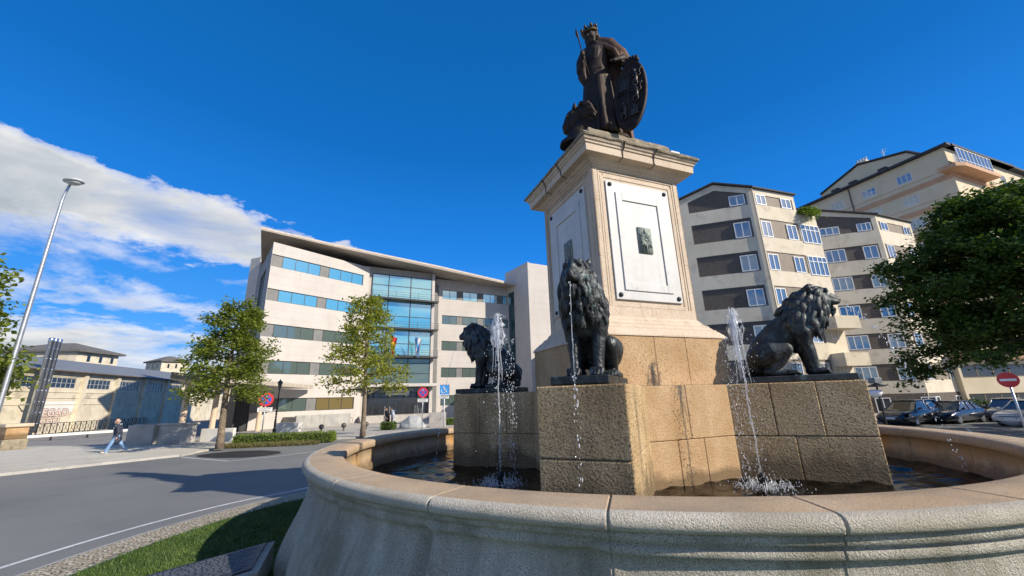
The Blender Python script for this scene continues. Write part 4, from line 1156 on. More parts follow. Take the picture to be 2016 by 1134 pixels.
# ================================================================ portico at the left
pt = empty('portico', (-23, 32, 0), 0, 'low concrete portico with flat roof slab on round tan columns', 'portico')
def pp(mb, name, mat, smooth=False):
    o = mb.build(name, mat, pt, smooth); o.location = (23, -32, 0); return o
mb = MB(); mb.prism([(-20.0, 23.4), (-22.35, 45.0), (-26.4, 40.6), (-29, 37.5)], 4.08, 4.46); pp(mb, 'roof_slab', M('slab_concrete', (.42, .37, .30), (.52, .46, .38), 1.5, .85, .3, 20, streak=((.22, .2, .17), 1.5, .8, .52, .6)))
col_m = M('column_tan', (.56, .42, .29), (.63, .49, .35), 2, .75, .1, 30)
for (x, y, zb) in ((-23.5, 29.2, .1), (-23.6, 32.3, .1), (-24.3, 39.2, .1), (-26.6, 37.6, .1)):
    mb = MB(); mb.lathe([(.24, zb), (.24, zb + .1), (.20, zb + .14), (.19, 3.9), (.22, 3.95), (.22, 4.09)], 20, (x, y, 0)); pp(mb, 'column', col_m, True)
mb = MB(); mb.prism([(-27.9, 42.2), (-26.7, 41.2), (-27.6, 40.2), (-28.8, 41.2)], .1, 4.1); pp(mb, 'dark_lobby', frame_dark)
DF = Face((-28.0, 41.9), (-26.8, 40.9))
mb = MB(); mb.prism([(-26.3, 38.8), (-28.2, 40.3), (-28.25, 40.2), (-26.4, 38.7)], .1, 2.9); pp(mb, 'door', M('dark_door', (.012, .012, .014), (.03, .03, .033), 3, .5))
# garden wall in front, catching the tree's shade
mb = MB(); mb.cbox(-26.1, -22.2, 28.6, 29.0, .08, 1.30, .03); mb.cbox(-26.2, -22.1, 28.5, 29.1, 1.30, 1.42, .02); mb.cbox(-26.4, -24.6, 28.3, 29.3, .08, 1.36, .03)
o = mb.build('garden_wall', M('stucco_grey', (.36, .34, .31), (.48, .46, .42), 1.2, .9, .3, 25, streak=((.22, .2, .17), 1.5, .5, .5, .6))); tag(o, 'low grey stone garden wall in front of the portico columns', 'wall')
mb = MB(); mb.cbox(-22.2, -19.9, 29.4, 29.7, .08, .95, .03)
o = mb.build('garden_wall', M('white_stone', (.6, .6, .6))); tag(o, 'short pale wall beside the trunk of the dense tree', 'wall')
# ================================================================ warehouse and the left background
WH = Face((-52.27, 40.75), (-56.68, 60.45))
WF = Face((-52.27 + 4.41 * .55, 40.75 - 19.7 * .55), (-52.27 - 4.41 * .75, 40.75 + 19.7 * .75))
off = WH.L * .55
cream = M('cream_render', (.60, .53, .39), (.70, .63, .49), .6, .9, .2, 15, c3=(.42, .37, .28), s3=.9, t3=(.55, .75), streak=((.35, .31, .25), .8, .5, .5, .5))
slate_metal = M('roof_sheet', (.17, .185, .20), (.21, .225, .24), .5, .6, .1, 8, streak=((.13, .14, .15), .7, .2, .5, .5))
wh = empty('warehouse', (-54, 48, 0), 0, 'long low cream warehouse with grey sheet roof and rows of gridded windows', 'warehouse')
def wp(mb, name, mat, parent=None):
    o = mb.build(name, mat, parent or wh); 
    if parent is None: o.location = (54, -48, 0)
    return o
mb = MB(); mb.T = WH.T
holes = []; per = 5.72
cells = [(-10.4 + per * k, -10.4 + per * k) for k in range(8)]
wins = []
for k in range(-2, 9):
    u0 = 5.45 + per * k
    wins.append((u0, u0 + 4.05, 5.1, 6.3))
wallgrid(mb, -11.5, 62, 0, 7.15, wins, .25)
mb.quad((-11.5, 0, 0), (-11.5, 12, 0), (-11.5, 12, 8.6), (-11.5, 0, 7.15))
wp(mb, 'wall', cream)
for k in range(-2, 10):
    u = 10.6 + per * (k - 1); mb = MB(); mb.T = WH.T; mb.box(u - .26, u + .26, -.30, -.004, 0, 6.95); wp(mb, 'pilaster', cream)
for k in range(-2, 9):
    for (z0, z1) in ((6.42, 6.55), (4.6, 4.72), (3.95, 4.02), (3.2, 3.26)):
        u = 10.6 + per * (k - 1); mb = MB(); mb.T = WH.T; mb.box(u + .27, u + per - .27, -.06, -.003, z0, z1); wp(mb, 'band', cream)
for a, b, c, d in wins:
    w = window(wh, WH, a, b, c, d, M('window_iron', (.30, .31, .30), (.4, .41, .4), 5, .6), glass_dark, 6, .06, .07, .06, (.5,)); w.location = (54, -48, 0)
mb = MB(); mb.T = WH.T
mb.add([(-12.2, -.55, 7.12), (62.5, -.55, 7.12), (62.5, 9, 9.6), (-12.2, 9, 9.6), (-12.2, -.55, 7.0), (62.5, -.55, 7.0), (62.5, 9, 9.48), (-12.2, 9, 9.48)],
       [(0, 1, 2, 3), (7, 6, 5, 4), (0, 4, 5, 1), (1, 5, 6, 2), (3, 2, 6, 7), (0, 3, 7, 4)])
for k in range(64): u = -12 + 1.17 * k; mb.add([(u, -.5, 7.15), (u + .05, -.5, 7.15), (u + .05, 9, 9.65), (u, 9, 9.65)], [(0, 1, 2, 3)])
rf = wp(mb, 'roof', slate_metal)
mb = MB(); mb.T = WH.T; mb.tube([(-12, -.62, 7.02), (62, -.62, 7.02)], .09, 8); mb.build('gutter', M('gutter_brown', (.12, .10, .08), None), rf)
mb = MB(); mb.T = WH.T; mb.box(5.35, 10.0, -.012, -.004, 2.35, 3.6); wp(mb, 'painted_patch', M('white_patch', (.66, .66, .62), (.72, .72, .68), 1, .9))
# bubble-letter graffiti: dark outline under pink fill
def text_mesh(txt, size, off, T, mat, name, parent, ext=.004):
    cu = bpy.data.curves.new(name, 'FONT'); cu.body = txt; cu.size = size; cu.offset = off; cu.extrude = ext; cu.align_x = 'CENTER'; cu.resolution_u = 3
    o = bpy.data.objects.new(name, cu); COL.objects.link(o)
    dg = bpy.context.evaluated_depsgraph_get(); me = bpy.data.meshes.new_from_object(o.evaluated_get(dg))
    bpy.data.objects.remove(o); bpy.data.curves.remove(cu)
    me.transform(T); me.materials.clear(); me.materials.append(mat); me.name = name
    ob = bpy.data.objects.new(name, me); COL.objects.link(ob); ob.parent = parent; return ob
RXZ = Matrix(((1, 0, 0, 0), (0, 0, -1, 0), (0, 1, 0, 0), (0, 0, 0, 1)))
gpink = M('graffiti_pink', (.66, .50, .43), (.72, .58, .50), 2, .9); gdark = M('graffiti_outline', (.10, .05, .05), (.16, .09, .08), 2, .9)
gr = None
for (txt, u, z, s, mt, off, y) in (('BEGAD', 7.3, 1.95, 1.15, gdark, .075, -.014), ('BEGAD', 7.3, 1.95, 1.15, gpink, .028, -.024), ('ECHO', 6.9, 1.15, .95, gdark, .07, -.014), ('ECHO', 6.9, 1.15, .95, gpink, .025, -.024)):
    T = WH.T @ Matrix.Translation((u, y, z)) @ Matrix.Diagonal((1.18, 1, 1, 1)) @ RXZ
    o = text_mesh(txt, s, off, T, mt, 'graffiti', wh); o.location = (54, -48, 0)
# steel flues
fl = empty('steel_flues', (-53, 45.3, 0), 0, 'three tall polished steel flues bracketed together before the warehouse', 'chimney')
for k in range(3):
    mb = MB(); mb.T = WH.T
    u = 2.95 + .52 * k
    mb.lathe([(.215, .3), (.215, 9.9 + .0 * k), (.25, 9.95), (.25, 10.35), (.2, 10.4)], 16, (u, -1.2, 0))
    for z in np.arange(1.2, 9.8, 1.15): mb.lathe([(.228, z), (.228, z + .05)], 16, (u, -1.2, 0))
    o = mb.build('flue', M('polished_steel', (.50, .54, .60), (.62, .66, .72), 3, .22, .05, 10, metal=.95), fl, True); o.location = (53, -45.3, 0)
for z in (3.2, 5.6, 8.2):
    mb = MB(); mb.T = WH.T; mb.box(2.65, 4.3, -.95, -.88, z, z + .12); mb.box(2.7, 2.78, -.9, -.2, z, z + .1); mb.box(4.15, 4.23, -.9, -.2, z, z + .1); o = mb.build('bracket', steel, fl); o.location = (53, -45.3, 0)
# zigzag iron fence, white rail, stone pier
fc = empty('iron_fence', (-50, 45, 0), 0, 'dark iron fence with crossed bars at the foot of the warehouse', 'fence')
FF = Face((-49.3, 41.5), (-53.6, 60.2)); 
mb = MB(); mb.T = FF.T
for u in np.arange(0, 19, .8):
    mb.box(u - .03, u + .03, -.03, .03, .1, 1.25)
    mb.tube([(u, 0, .2), (u + .8, 0, 1.2)], .022, 4); mb.tube([(u + .8, 0, .2), (u, 0, 1.2)], .022, 4); mb.tube([(u + .4, 0, .15), (u + .4, 0, 1.2)], .016, 4)
mb.box(0, 19, -.03, .03, 1.2, 1.26); mb.box(0, 19, -.03, .03, .15, .21)
o = mb.build('bars', iron_dark, fc); o.location = (50, -45, 0)
mb = MB(); mb.T = FF.T; mb.box(-3, 24, .35, .8, 0, .16); o = mb.build('kerb', kerb_m, fc); o.location = (50, -45, 0)
mb = MB(); R_ = Face((-41.2, 34.0), (-38.5, 41.2)); mb.T = R_.T; mb.cbox(-.5, 13, -.12, .12, .34, .56, .02)
rail = empty('barrier_rail', (-40, 37, 0), 0, 'long white barrier rail beside the side street', 'railing')
o = mb.build('beam', M('rail_white', (.70, .69, .65), (.76, .75, .70), 3, .7), rail); o.location = (40, -37, 0)
for u in np.arange(0, 13, 2.4):
    mb = MB(); mb.T = R_.T; mb.box(u - .06, u + .06, -.05, .05, .02, .345); o = mb.build('post', iron_dark, rail); o.location = (40, -37, 0)
pr_ = empty('stone_pier', (-33.4, 27.6, 0), math.radians(-20), 'squat weathered stone pier at the left edge of the plaza', 'pier')
mb = MB(); mb.cbox(-.75, .75, -.6, .6, .08, .75, .06); mb.build('base', lichen_stone, pr_)
mb = MB(); mb.cbox(-.66, .66, -.52, .52, .75, 1.50, .04); mb.build('shaft', granite_tan, pr_)
mb = MB(); mb.cbox(-.80, .80, -.66, .66, 1.50, 1.72, .06); mb.build('cap', granite_shaft, pr_)
# villas behind the roof
slate = M('old_slate', (.10, .095, .09), (.16, .15, .14), 2, .85, .4, 12)
def villa(name, corner, pr, pl, z, h, over, lab):
    root = empty(name, (corner[0], corner[1], 0), 0, lab, 'house', 'hip-roofed houses behind the warehouse')
    c = Vector((0, 0)); r = Vector((pr[0] - corner[0], pr[1] - corner[1])); l = Vector((pl[0] - corner[0], pl[1] - corner[1]))
    def q(a, b): v = c + r * a + l * b; return (v.x, v.y)
    mb = MB(); i = over; mb.prism([q(i, i), q(1 - i, i), q(1 - i, 1 - i), q(i, 1 - i)], 0, z - .2); mb.build('walls', cream, root)
    mb = MB(); P = [q(0, 0), q(1, 0), q(1, 1), q(0, 1)]; a, b = q(.5, .38), q(.5, .62)
    vs = [(*p, z) for p in P] + [(*a, z + h), (*b, z + h)] + [(*p, z - .35) for p in P]
    mb.add(vs, [(0, 1, 4), (1, 2, 5, 4), (2, 3, 5), (3, 0, 4, 5), (0, 6, 7, 1), (1, 7, 8, 2), (2, 8, 9, 3), (3, 9, 6, 0), (9, 8, 7, 6)]); mb.build('roof', slate, root)
    for side in (0, 1):
        for t in (.3, .55, .8):
            p0 = Vector(q(i - .004, t - .03) if side else q(t - .03, i - .004)); p1 = Vector(q(i - .004, t + .03) if side else q(t + .03, i - .004))
            F_ = Face(p1 if side else p0, p0 if side else p1); mb = MB(); mb.T = F_.T; mb.box(0, F_.L, -.03, .02, z - 2.0, z - .9); mb.build('window', glass_dark, root)
villa('hip_roof_house', (-82.4, 75), (-82.6, 84.5), (-97, 73), 13.7, 1.9, .06, 'cream house with grey hipped roof rising behind the warehouse')
villa('hip_roof_house', (-93, 105), (-88.5, 109.5), (-101, 108.5), 14.8, 1.4, .07, 'distant low hipped roof just left of the dense tree')
# street lamp
ls = empty('street_lamp', (-20.2, 16.0, 0), 0, 'tall tapering grey street lamp leaning over the plaza at the left', 'street lamp')
mb = MB(); mb.tube([(0, 0, .08), (0, 0, .6), (0, 0, 11.6), (.06, 0, 12.05), (.22, -.05, 12.4)], [.13, .10, .055, .05, .045], 14); mb.build('pole', steel, ls, True)
mb = MB(); mb.lathe([(.02, .16), (.22, .13), (.36, .05), (.37, -.01), (.33, -.03)], 20, (.42, -.12, 12.45), 1.15, .75)
hd_ = mb.build('lamp_head', M('lamp_grey', (.45, .46, .46), (.55, .56, .56), 4, .5), ls, True)
mb = MB(); mb.lathe([(.30, -.03), (.26, -.10), (.12, -.16), (.02, -.17)], 18, (.44, -.12, 12.45), 1.1, .7); mb.build('lens', M('lamp_lens', (.55, .57, .55), None, rough=.15), hd_, True)
# ornate lantern post by the office building
ol = empty('lantern_post', (-19.1, 33, .1), 0, 'slim black cast-iron lantern post under the portico edge', 'lamp post')
mb = MB(); mb.lathe([(.18, 0), (.18, .12), (.12, .2), (.13, .5), (.08, .6), (.075, 1.0), (.10, 1.05), (.055, 1.15), (.05, 2.6), (.08, 2.65), (.045, 2.75), (.04, 3.5), (.09, 3.55), (.03, 3.62)], 14)
for z in np.arange(.5, 2.5, .22): mb.lathe([(.085, z), (.085, z + .06)], 12)
mb.build('post', iron_dark, ol, True)
mb = MB(); mb.lathe([(.10, 3.62), (.20, 4.05), (.24, 4.07), (.12, 4.22), (.03, 4.3), (.02, 4.4)], 6); mb.build('lantern', M('lantern_glass', (.05, .05, .05), (.08, .08, .08), 5, .2), ol)
# ================================================================ apartment blocks at the right
beige = M('beige_render', (.62, .55, .42), (.70, .63, .50), .5, .9, .15, 20, c3=(.50, .44, .34), s3=1.2, t3=(.55, .75), streak=((.40, .36, .29), 1.0, .35, .55, .45))
brown_tile = M('brown_tile', (.095, .075, .058), (.135, .108, .085), 2.2, .6, .3, 14, c3=(.07, .056, .045), s3=14, t3=(.48, .55))
brown_dk = M('brown_shade', (.085, .085, .085), (.11, .11, .11), 2, .7)
white_frame = M('white_frame', (.74, .75, .76), (.80, .80, .80), 4, .45)
dark_slate = M('dark_slate', (.028, .030, .034), (.055, .056, .06), 2, .8, .3, 12)
cream_c = M('cream_yellow', (.64, .54, .36), (.70, .60, .43), .5, .9, .1, 20, streak=((.5, .42, .29), .8, .3, .55, .4))
orange_band = M('orange_band', (.52, .30, .17), (.58, .36, .22), 1, .85)
glass_curtain = glass('glass_curtain', (.80, .88, .92), .14, (.24, .25, .26)); glass_deep = glass('glass_deep', (.75, .85, .95), .24, (.02, .035, .055))
wr_ = random.Random(31)
def bld(name, org, lab):
    r = empty(name, (org[0], org[1], 0), 0, lab, 'apartment building', 'apartment blocks on the right')
    def part(mb, nm, mat, parent=None):
        o = mb.build(nm, mat, parent or r)
        if parent is None: o.location = (-org[0], -org[1], 0)
        return o
    def win(*a, **k):
        a = list(a)
        if a[6] is glass_blue: a[6] = wr_.choice((glass_blue, glass_blue, glass_deep, glass_deep, glass_curtain))
        w = window(r, *a, **k); w.location = (-org[0], -org[1], 0); return w
    return r, part, win
# ---- near block
b1, p1, wn1 = bld('apartment_block', (20.5, 30.2), 'beige apartment block with broad brown tiled bands, nearest behind the pedestal')
L1 = Face((15.1, 32.0), (20.5, 30.2)); R1 = Face((20.5, 30.2), (27.1, 32.4))
H1 = [(17.58, 18.62), (14.66, 16.41), (11.74, 13.46), (8.86, 10.57), (5.94, 7.70), (3.02, 4.78)]
mb = MB(); mb.T = L1.T
holes = [(.65, 5.22, a, b) for a, b in H1[1:]]
wallgrid(mb, 0, L1.L, 0, 17.0, holes, .10)
mb.quad((0, 0, 17), (L1.L, 0, 17), (L1.L, 0, 17.58), (0, 0, 17.58)); mb.quad((0, 0, 17.58), (.65, 0, 17.58), (.65, 0, 18.62), (0, 0, 18.62)); mb.quad((5.22, 0, 17.58), (L1.L, 0, 17.58), (L1.L, 0, 18.62), (5.22, 0, 18.62))
mb.add([(0, 0, 18.62), (.65, 0, 18.62), (2.85, 0, 19.35), (5.22, 0, 18.62), (L1.L, 0, 18.62), (L1.L, 0, 19.0), (2.85, 0, 19.92), (0, 0, 18.95)], [(0, 1, 2, 6, 7), (2, 3, 4, 5, 6)])
mb.quad((0, 0, 0), (0, 12, 0), (0, 12, 18.95), (0, 0, 18.95))
p1(mb, 'wall', beige)
for k, (a, b) in enumerate(H1):
    mb = MB(); mb.T = L1.T
    if k: mb.quad((.65, .10, a), (5.22, .10, a), (5.22, .10, b), (.65, .10, b))
    else: mb.add([(.65, .06, a), (5.22, .06, a), (5.22, .06, 18.62), (2.85, .06, 19.35), (.65, .06, 18.62)], [(0, 1, 2, 3, 4)])
    p1(mb, 'tiled_band', brown_tile)
    if k < 5:
        mb = MB(); mb.T = L1.T; mb.box(5.06, 5.215, .02, .095, a + .01, b - .02); mb.box(.66, 5.05, .055, .095, b - .14, b - .005) if k else None; p1(mb, 'band_reveal', brown_dk)
    wn1(L1, 3.86, 5.05, a + .06, a + (.98 if k == 0 else 1.42), white_frame, glass_blue, 2, -.03, .07, .10)
mb = MB(); mb.T = R1.T
rb = [(17.55, 18.50), (14.64, 16.28), (11.74, 13.36), (8.86, 10.45), (5.94, 7.6), (3.02, 4.65)]
wallgrid(mb, 0, 6.96, 0, 17.0, [(.2, 4.62, a, b) for a, b in rb[1:]], .06)
mb.quad((0, 0, 17), (6.96, 0, 17), (6.96, 0, 17.25), (0, 0, 17.25)); wallgrid(mb, 0, 4.79, 17.25, 19.0, [(.2, 4.5, 17.55, 18.5)], .06)
mb.quad((4.79, 0, 17.25), (4.79, 5, 17.25), (4.79, 5, 19.0), (4.79, 0, 19.0)); mb.quad((6.96, 0, 0), (6.96, 10, 0), (6.96, 10, 17.25), (6.96, 0, 17.25)); mb.quad((4.79, 0, 17.25), (6.96, 0, 17.25), (6.96, 5, 17.25), (4.79, 5, 17.25))
p1(mb, 'wall', beige)
for k, (a, b) in enumerate(rb):
    mb = MB(); mb.T = R1.T; mb.quad((.2, .06, a), (4.62, .06, a), (4.62, .06, b), (.2, .06, b)); p1(mb, 'tiled_band', M('brown_tile_sunlit', (.20, .165, .125), (.26, .215, .165), 2, .7, .2, 14))  # same tile, lighter colour put in for the sunlit right-hand faces
    h = (.95 if k == 0 else 1.40)
    wn1(R1, .26, 1.36, a + .02, a + h, white_frame, glass_blue, 2, -.03, .07, .08); wn1(R1, 3.12, 4.25, a + .02, a + h, white_frame, glass_blue, 2, -.03, .07, .08)
    if k in (1, 2): wn1(R1, 4.74, 6.92, a - .10, a + 1.60, white_frame, glass_blue, 4, -.06, .07, .10, (.72,))
    if k >= 3:
        wn1(R1, 5.3, 6.2, a + .35, a + 1.2, white_frame, glass_blue, 2, -.03, .07, .08)
for z in (8.0, 5.1):
    mb = MB(); mb.T = R1.T; mb.prism([(4.7, -.02), (4.7, -1.0), (6.95, -1.3), (6.95, -.02)], z - 1.0, z); p1(mb, 'balcony', beige)
mb = MB(); mb.T = L1.T
mb.add([(-.25, -.25, 18.90), (2.85, -.25, 19.97), (5.75, -.25, 19.02), (-.25, 9, 18.90), (2.85, 9, 19.97), (5.75, 9, 19.02), (-.25, -.25, 19.02), (2.85, -.25, 20.09), (5.75, -.25, 19.14), (-.25, 9, 19.02), (2.85, 9, 20.09), (5.75, 9, 19.14)],
       [(6, 7, 10, 9), (7, 8, 11, 10), (0, 1, 7, 6), (1, 2, 8, 7), (2, 5, 11, 8), (0, 6, 9, 3), (1, 0, 3, 4), (2, 1, 4, 5)])
rf1 = p1(mb, 'roof', dark_slate)
mb = MB(); mb.T = R1.T; mb.add([(-.1, -.2, 19.0), (4.95, -.2, 19.0), (4.95, .1, 19.0), (-.1, .1, 19.0), (-.1, -.2, 19.12), (4.95, -.2, 19.12), (4.95, 5, 19.9), (-.1, 5, 19.9)], [(0, 3, 2, 1), (0, 1, 5, 4), (4, 5, 6, 7), (1, 2, 6, 5)]); mb.build('eaves', dark_slate, rf1)
mb = MB(); mb.T = L1.T; mb.cbox(.3, 1.3, 4, 5, 18.6, 20.3, .05); mb.build('chimney', dark_slate, rf1)
mb = MB(); mb.T = R1.T; mb.tube([(-.05, -.07, 0), (-.05, -.07, 18.9)], .05, 8); p1(mb, 'downpipe', M('pipe_beige', (.5, .45, .36), None))
mb = MB(); mb.T = L1.T; mb.box(.3, 5.4, -.03, -.004, 0, 1.85); p1(mb, 'ground_storey', brown_tile)
mb = MB(); mb.T = R1.T; mb.box(.2, 6.9, -.03, -.004, 0, 1.85); p1(mb, 'ground_storey', brown_tile)
# ---- second block
b2, p2, wn2 = bld('apartment_block', (38.2, 38.2), 'beige apartment block with brown bands and triple windows, set back beside the big tree')
L2 = Face((29.0, 41.2), (38.2, 38.2)); R2 = Face((38.2, 38.2), (44.1, 40.5)); o2 = L2.L - 5.15
H2 = [(18.24, 19.30), (15.18, 16.75), (12.13, 13.65), (9.08, 10.65), (6.06, 7.60), (3.02, 4.62)]
mb = MB(); mb.T = L2.T
wallgrid(mb, 0, L2.L, 0, 17.6, [(o2 - 3, L2.L - .42, a, b) for a, b in H2[1:]], .08)
mb.quad((0, 0, 17.6), (L2.L, 0, 17.6), (L2.L, 0, 18.24), (0, 0, 18.24)); mb.add([(L2.L - .42, 0, 18.24), (L2.L, 0, 18.24), (L2.L, 0, 19.86), (L2.L - .42, 0, 19.6)], [(0, 1, 2, 3)])
mb.add([(o2 - 3, 0, 21.35), (L2.L - .42, 0, 19.62), (L2.L, 0, 19.86), (o2 - 3, 0, 22.1)], [(0, 1, 2, 3)])
p2(mb, 'wall', beige)
for k, (a, b) in enumerate(H2):
    mb = MB(); mb.T = L2.T
    if k: mb.quad((o2 - 3, .08, a), (L2.L - .42, .08, a), (L2.L - .42, .08, b), (o2 - 3, .08, b))
    else: mb.add([(o2 - 3, .04, a), (L2.L - .42, .04, a), (L2.L - .42, .04, 19.64), (o2 - 3, .04, 21.4)], [(0, 1, 2, 3)])
    p2(mb, 'tiled_band', brown_tile)
    mb = MB(); mb.T = L2.T; mb.box(L2.L - .55, L2.L - .425, .01, .075, a + .01, b - .02); p2(mb, 'band_reveal', brown_dk)
    h = .90 if k == 0 else 1.40
    wn2(L2, o2 + .03, o2 + 1.80, a + .04, a + h, white_frame, glass_blue, 3, -.03, .07, .09)
    wn2(L2, o2 + 3.36, o2 + 4.58, a + .04, a + h, white_frame, glass_blue, 2 if k else 3, -.03, .07, .09)
mb = MB(); mb.T = R2.T
wallgrid(mb, 0, 6.33, 0, 19.86, [(.25, 6.0, a, b - .05) for a, b in H2], .06); mb.quad((6.33, 0, 0), (6.33, 10, 0), (6.33, 10, 19.86), (6.33, 0, 19.86)); p2(mb, 'wall', beige)
for k, (a, b) in enumerate(H2):
    mb = MB(); mb.T = R2.T; mb.quad((.25, .06, a), (6.0, .06, a), (6.0, .06, b - .05), (.25, .06, b - .05)); p2(mb, 'tiled_band', M('brown_tile_sunlit', (.2, .2, .2)))
    h = .95 if k == 0 else 1.45
    wn2(R2, .55, 1.75, a + .04, a + h, white_frame, glass_blue, 2, -.03, .07, .08); wn2(R2, 4.62, 5.72, a + .04, a + h, white_frame, glass_blue, 2, -.03, .07, .08)
for F_, segs in ((L2, ((1.0, 2.2), (4.5, 5.6))), (R2, ((.4, 1.6), (4.3, 5.5)))):
    mb = MB(); mb.T = F_.T; mb.box(.1, F_.L - .05, -.03, -.004, 0, 1.84); p2(mb, 'ground_storey', brown_tile)
    for a, b in segs: wn2(F_, (o2 if F_ is L2 else 0) + a, (o2 if F_ is L2 else 0) + b, .2, 1.5, white_frame, glass_dark, 2, -.07, .07, .04)
mb = MB(); mb.T = L2.T
mb.add([(o2 - 3.2, -.25, 22.15), (L2.L + .2, -.25, 19.86), (L2.L + .2, 8, 19.86), (o2 - 3.2, 8, 22.15), (o2 - 3.2, -.25, 22.28), (L2.L + .2, -.25, 19.99), (L2.L + .2, 8, 19.99), (o2 - 3.2, 8, 22.28)], [(3, 2, 1, 0), (4, 5, 6, 7), (0, 1, 5, 4), (1, 2, 6, 5), (0, 4, 7, 3)])
rf2 = p2(mb, 'roof', dark_slate)
mb = MB(); mb.T = R2.T; mb.box(-.1, 6.5, -.2, .2, 19.88, 20.0); mb.build('eaves', dark_slate, rf2)
# ---- tall cream block behind
b3, p3, wn3 = bld('apartment_block', (50.3, 40.1), 'tall cream apartment block with orange bands and a glazed roof balcony, behind the tree')
C1 = Face((44.7, 54.9), (50.3, 40.1)); C2 = Face((50.3, 40.1), (68.6, 47.3))
rows3 = [26.66 - 2.98 * k for k in range(8)]
for F_, us in ((C1, ((3.42, 4.95), (7.28, 8.76), (11.0, 12.48))), (C2, ((7.0, 10.3), (12, 13.4), (15, 16.4)))):
    mb = MB(); mb.T = F_.T
    hs = [(a, b, z, z + 1.12) for z in rows3[:-1] for a, b in us]
    wallgrid(mb, 0, F_.L, 0, 29.0, hs, .15); p3(mb, 'wall', cream_c)
    for z in rows3[:-1]:
        mb = MB(); mb.T = F_.T; mb.box(-.04 if F_ is C2 else 0, F_.L, -.05, -.003, z - 1.52, z - .90); p3(mb, 'band', orange_band)
        mb = MB(); mb.T = F_.T; mb.box(0, F_.L, -.03, -.003, z - .42, z - .36); p3(mb, 'string_course', orange_band)
        for a, b in us:
            if z > 8: wn3(F_, a, b, z, z + 1.12, white_frame, glass_blue, 3, .03, .06, .08)
mb = MB(); mb.T = C1.T; mb.prism([(-.5, -.5), (C1.L + .5, -.5), (C1.L + .5, 15), (-.5, 15)], 29.0, 29.28); rf3 = p3(mb, 'roof', dark_slate)
mb = MB(); mb.T = C2.T; mb.box(.5, C2.L, -.6, -.0, 29.0, 29.28); mb.build('eaves', dark_slate, rf3)
mb = MB(); mb.T = C1.T
g_ = [(1.7, 29.3), (1.7, 30.6), (7.0, 32.4), (12.2, 31.1), (13.4, 29.9), (13.4, 29.3)]
mb.add([(u, 1.6, z) for u, z in g_] + [(u, 9, z) for u, z in g_], [(0, 5, 4, 3, 2, 1), (1, 2, 8, 7), (2, 3, 9, 8), (3, 4, 10, 9), (5, 11, 10, 4)]); p3(mb, 'gable', cream_c)
mb = MB(); mb.T = C1.T
for a, b in zip(g_[1:-2], g_[2:-1]): mb.tube([(a[0], 1.5, a[1] + .06), (b[0], 1.5, b[1] + .06)], .16, 4)
mb.build('verge', dark_slate, rf3)
mb = MB(); mb.T = C1.T; mb.cbox(6.0, 7.4, 3, 4, 31, 33.4, .05)
for k in range(4): mb.tube([(6.2 + .35 * k, 3.5, 33.4), (6.2 + .35 * k, 3.5, 33.9)], .12, 8)
mb.build('chimney', beige, rf3)
mb = MB(); mb.T = C1.T; mb.tube([(9.4, 3, 31), (9.4, 3, 33.6)], .05, 6); mb.tube([(9.1, 3, 33.3), (9.8, 3, 33.5)], .03, 5); mb.tube([(9.2, 3, 33.0), (9.7, 3, 33.1)], .03, 5); mb.build('aerial', steel, rf3)
for u in (4.0, 6.2, 9.6):
    mb = MB(); mb.T = C1.T; mb.cbox(u, u + .9, -.2, .6, 29.28, 29.75, .03); mb.build('roof_vent', dark_slate, rf3)
mb = MB(); mb.T = C1.T; mb.tube([(5.95, -.1, 29), (5.95, -.1, 2)], .07, 6); p3(mb, 'downpipe', M('pipe_brown', (.12, .09, .07), None))
mb = MB(); mb.T = C2.T; mb.prism([(-1.5, .6), (-1.5, -.9), (-.3, -1.3), (7.4, -1.3), (7.4, 0)], 25.75, 26.2); p3(mb, 'balcony', orange_band)
wn3(C2, -.9, 6.7, 26.2, 28.1, white_frame, glass_blue, 9, -1.15, .07, .10, (.25,))
mb = MB(); mb.T = C2.T
for u in np.arange(-1.45, -.3, .18): mb.box(u, u + .03, -.95, -.92, 26.2, 27.1)
mb.box(-1.45, -.3, -.96, -.91, 27.1, 27.16); p3(mb, 'balcony_railing', white_frame)
# low front wing
b4, p4, wn4 = bld('low_wing', (50, 39.4), 'low cream shop wing with dark window strips under the big tree')
D1 = Face((43.2, 39.6), (60, 39.6))
mb = MB(); mb.T = D1.T
wallgrid(mb, 0, 16.8, 0, 6.2, [(.25, 14.5, 3.10, 4.30), (.25, 14.5, .25, 1.62)], .2); mb.quad((0, 0, 6.2), (16.8, 0, 6.2), (16.8, 6, 6.2), (0, 6, 6.2)); mb.quad((0, 0, 0), (0, 6, 0), (0, 6, 6.2), (0, 0, 6.2)); p4(mb, 'wall', cream_c)
for z0, z1 in ((3.10, 4.30), (.25, 1.62)): wn4(D1, .26, 14.49, z0, z1, M('frame_brown', (.2, .16, .11), None), glass_dark, 9, .08, .09, .06)
for z in (5.35, 4.75): mb = MB(); mb.T = D1.T; mb.box(-.2, 16.8, -.5, -.004, z, z + .28); p4(mb, 'beam', orange_band)
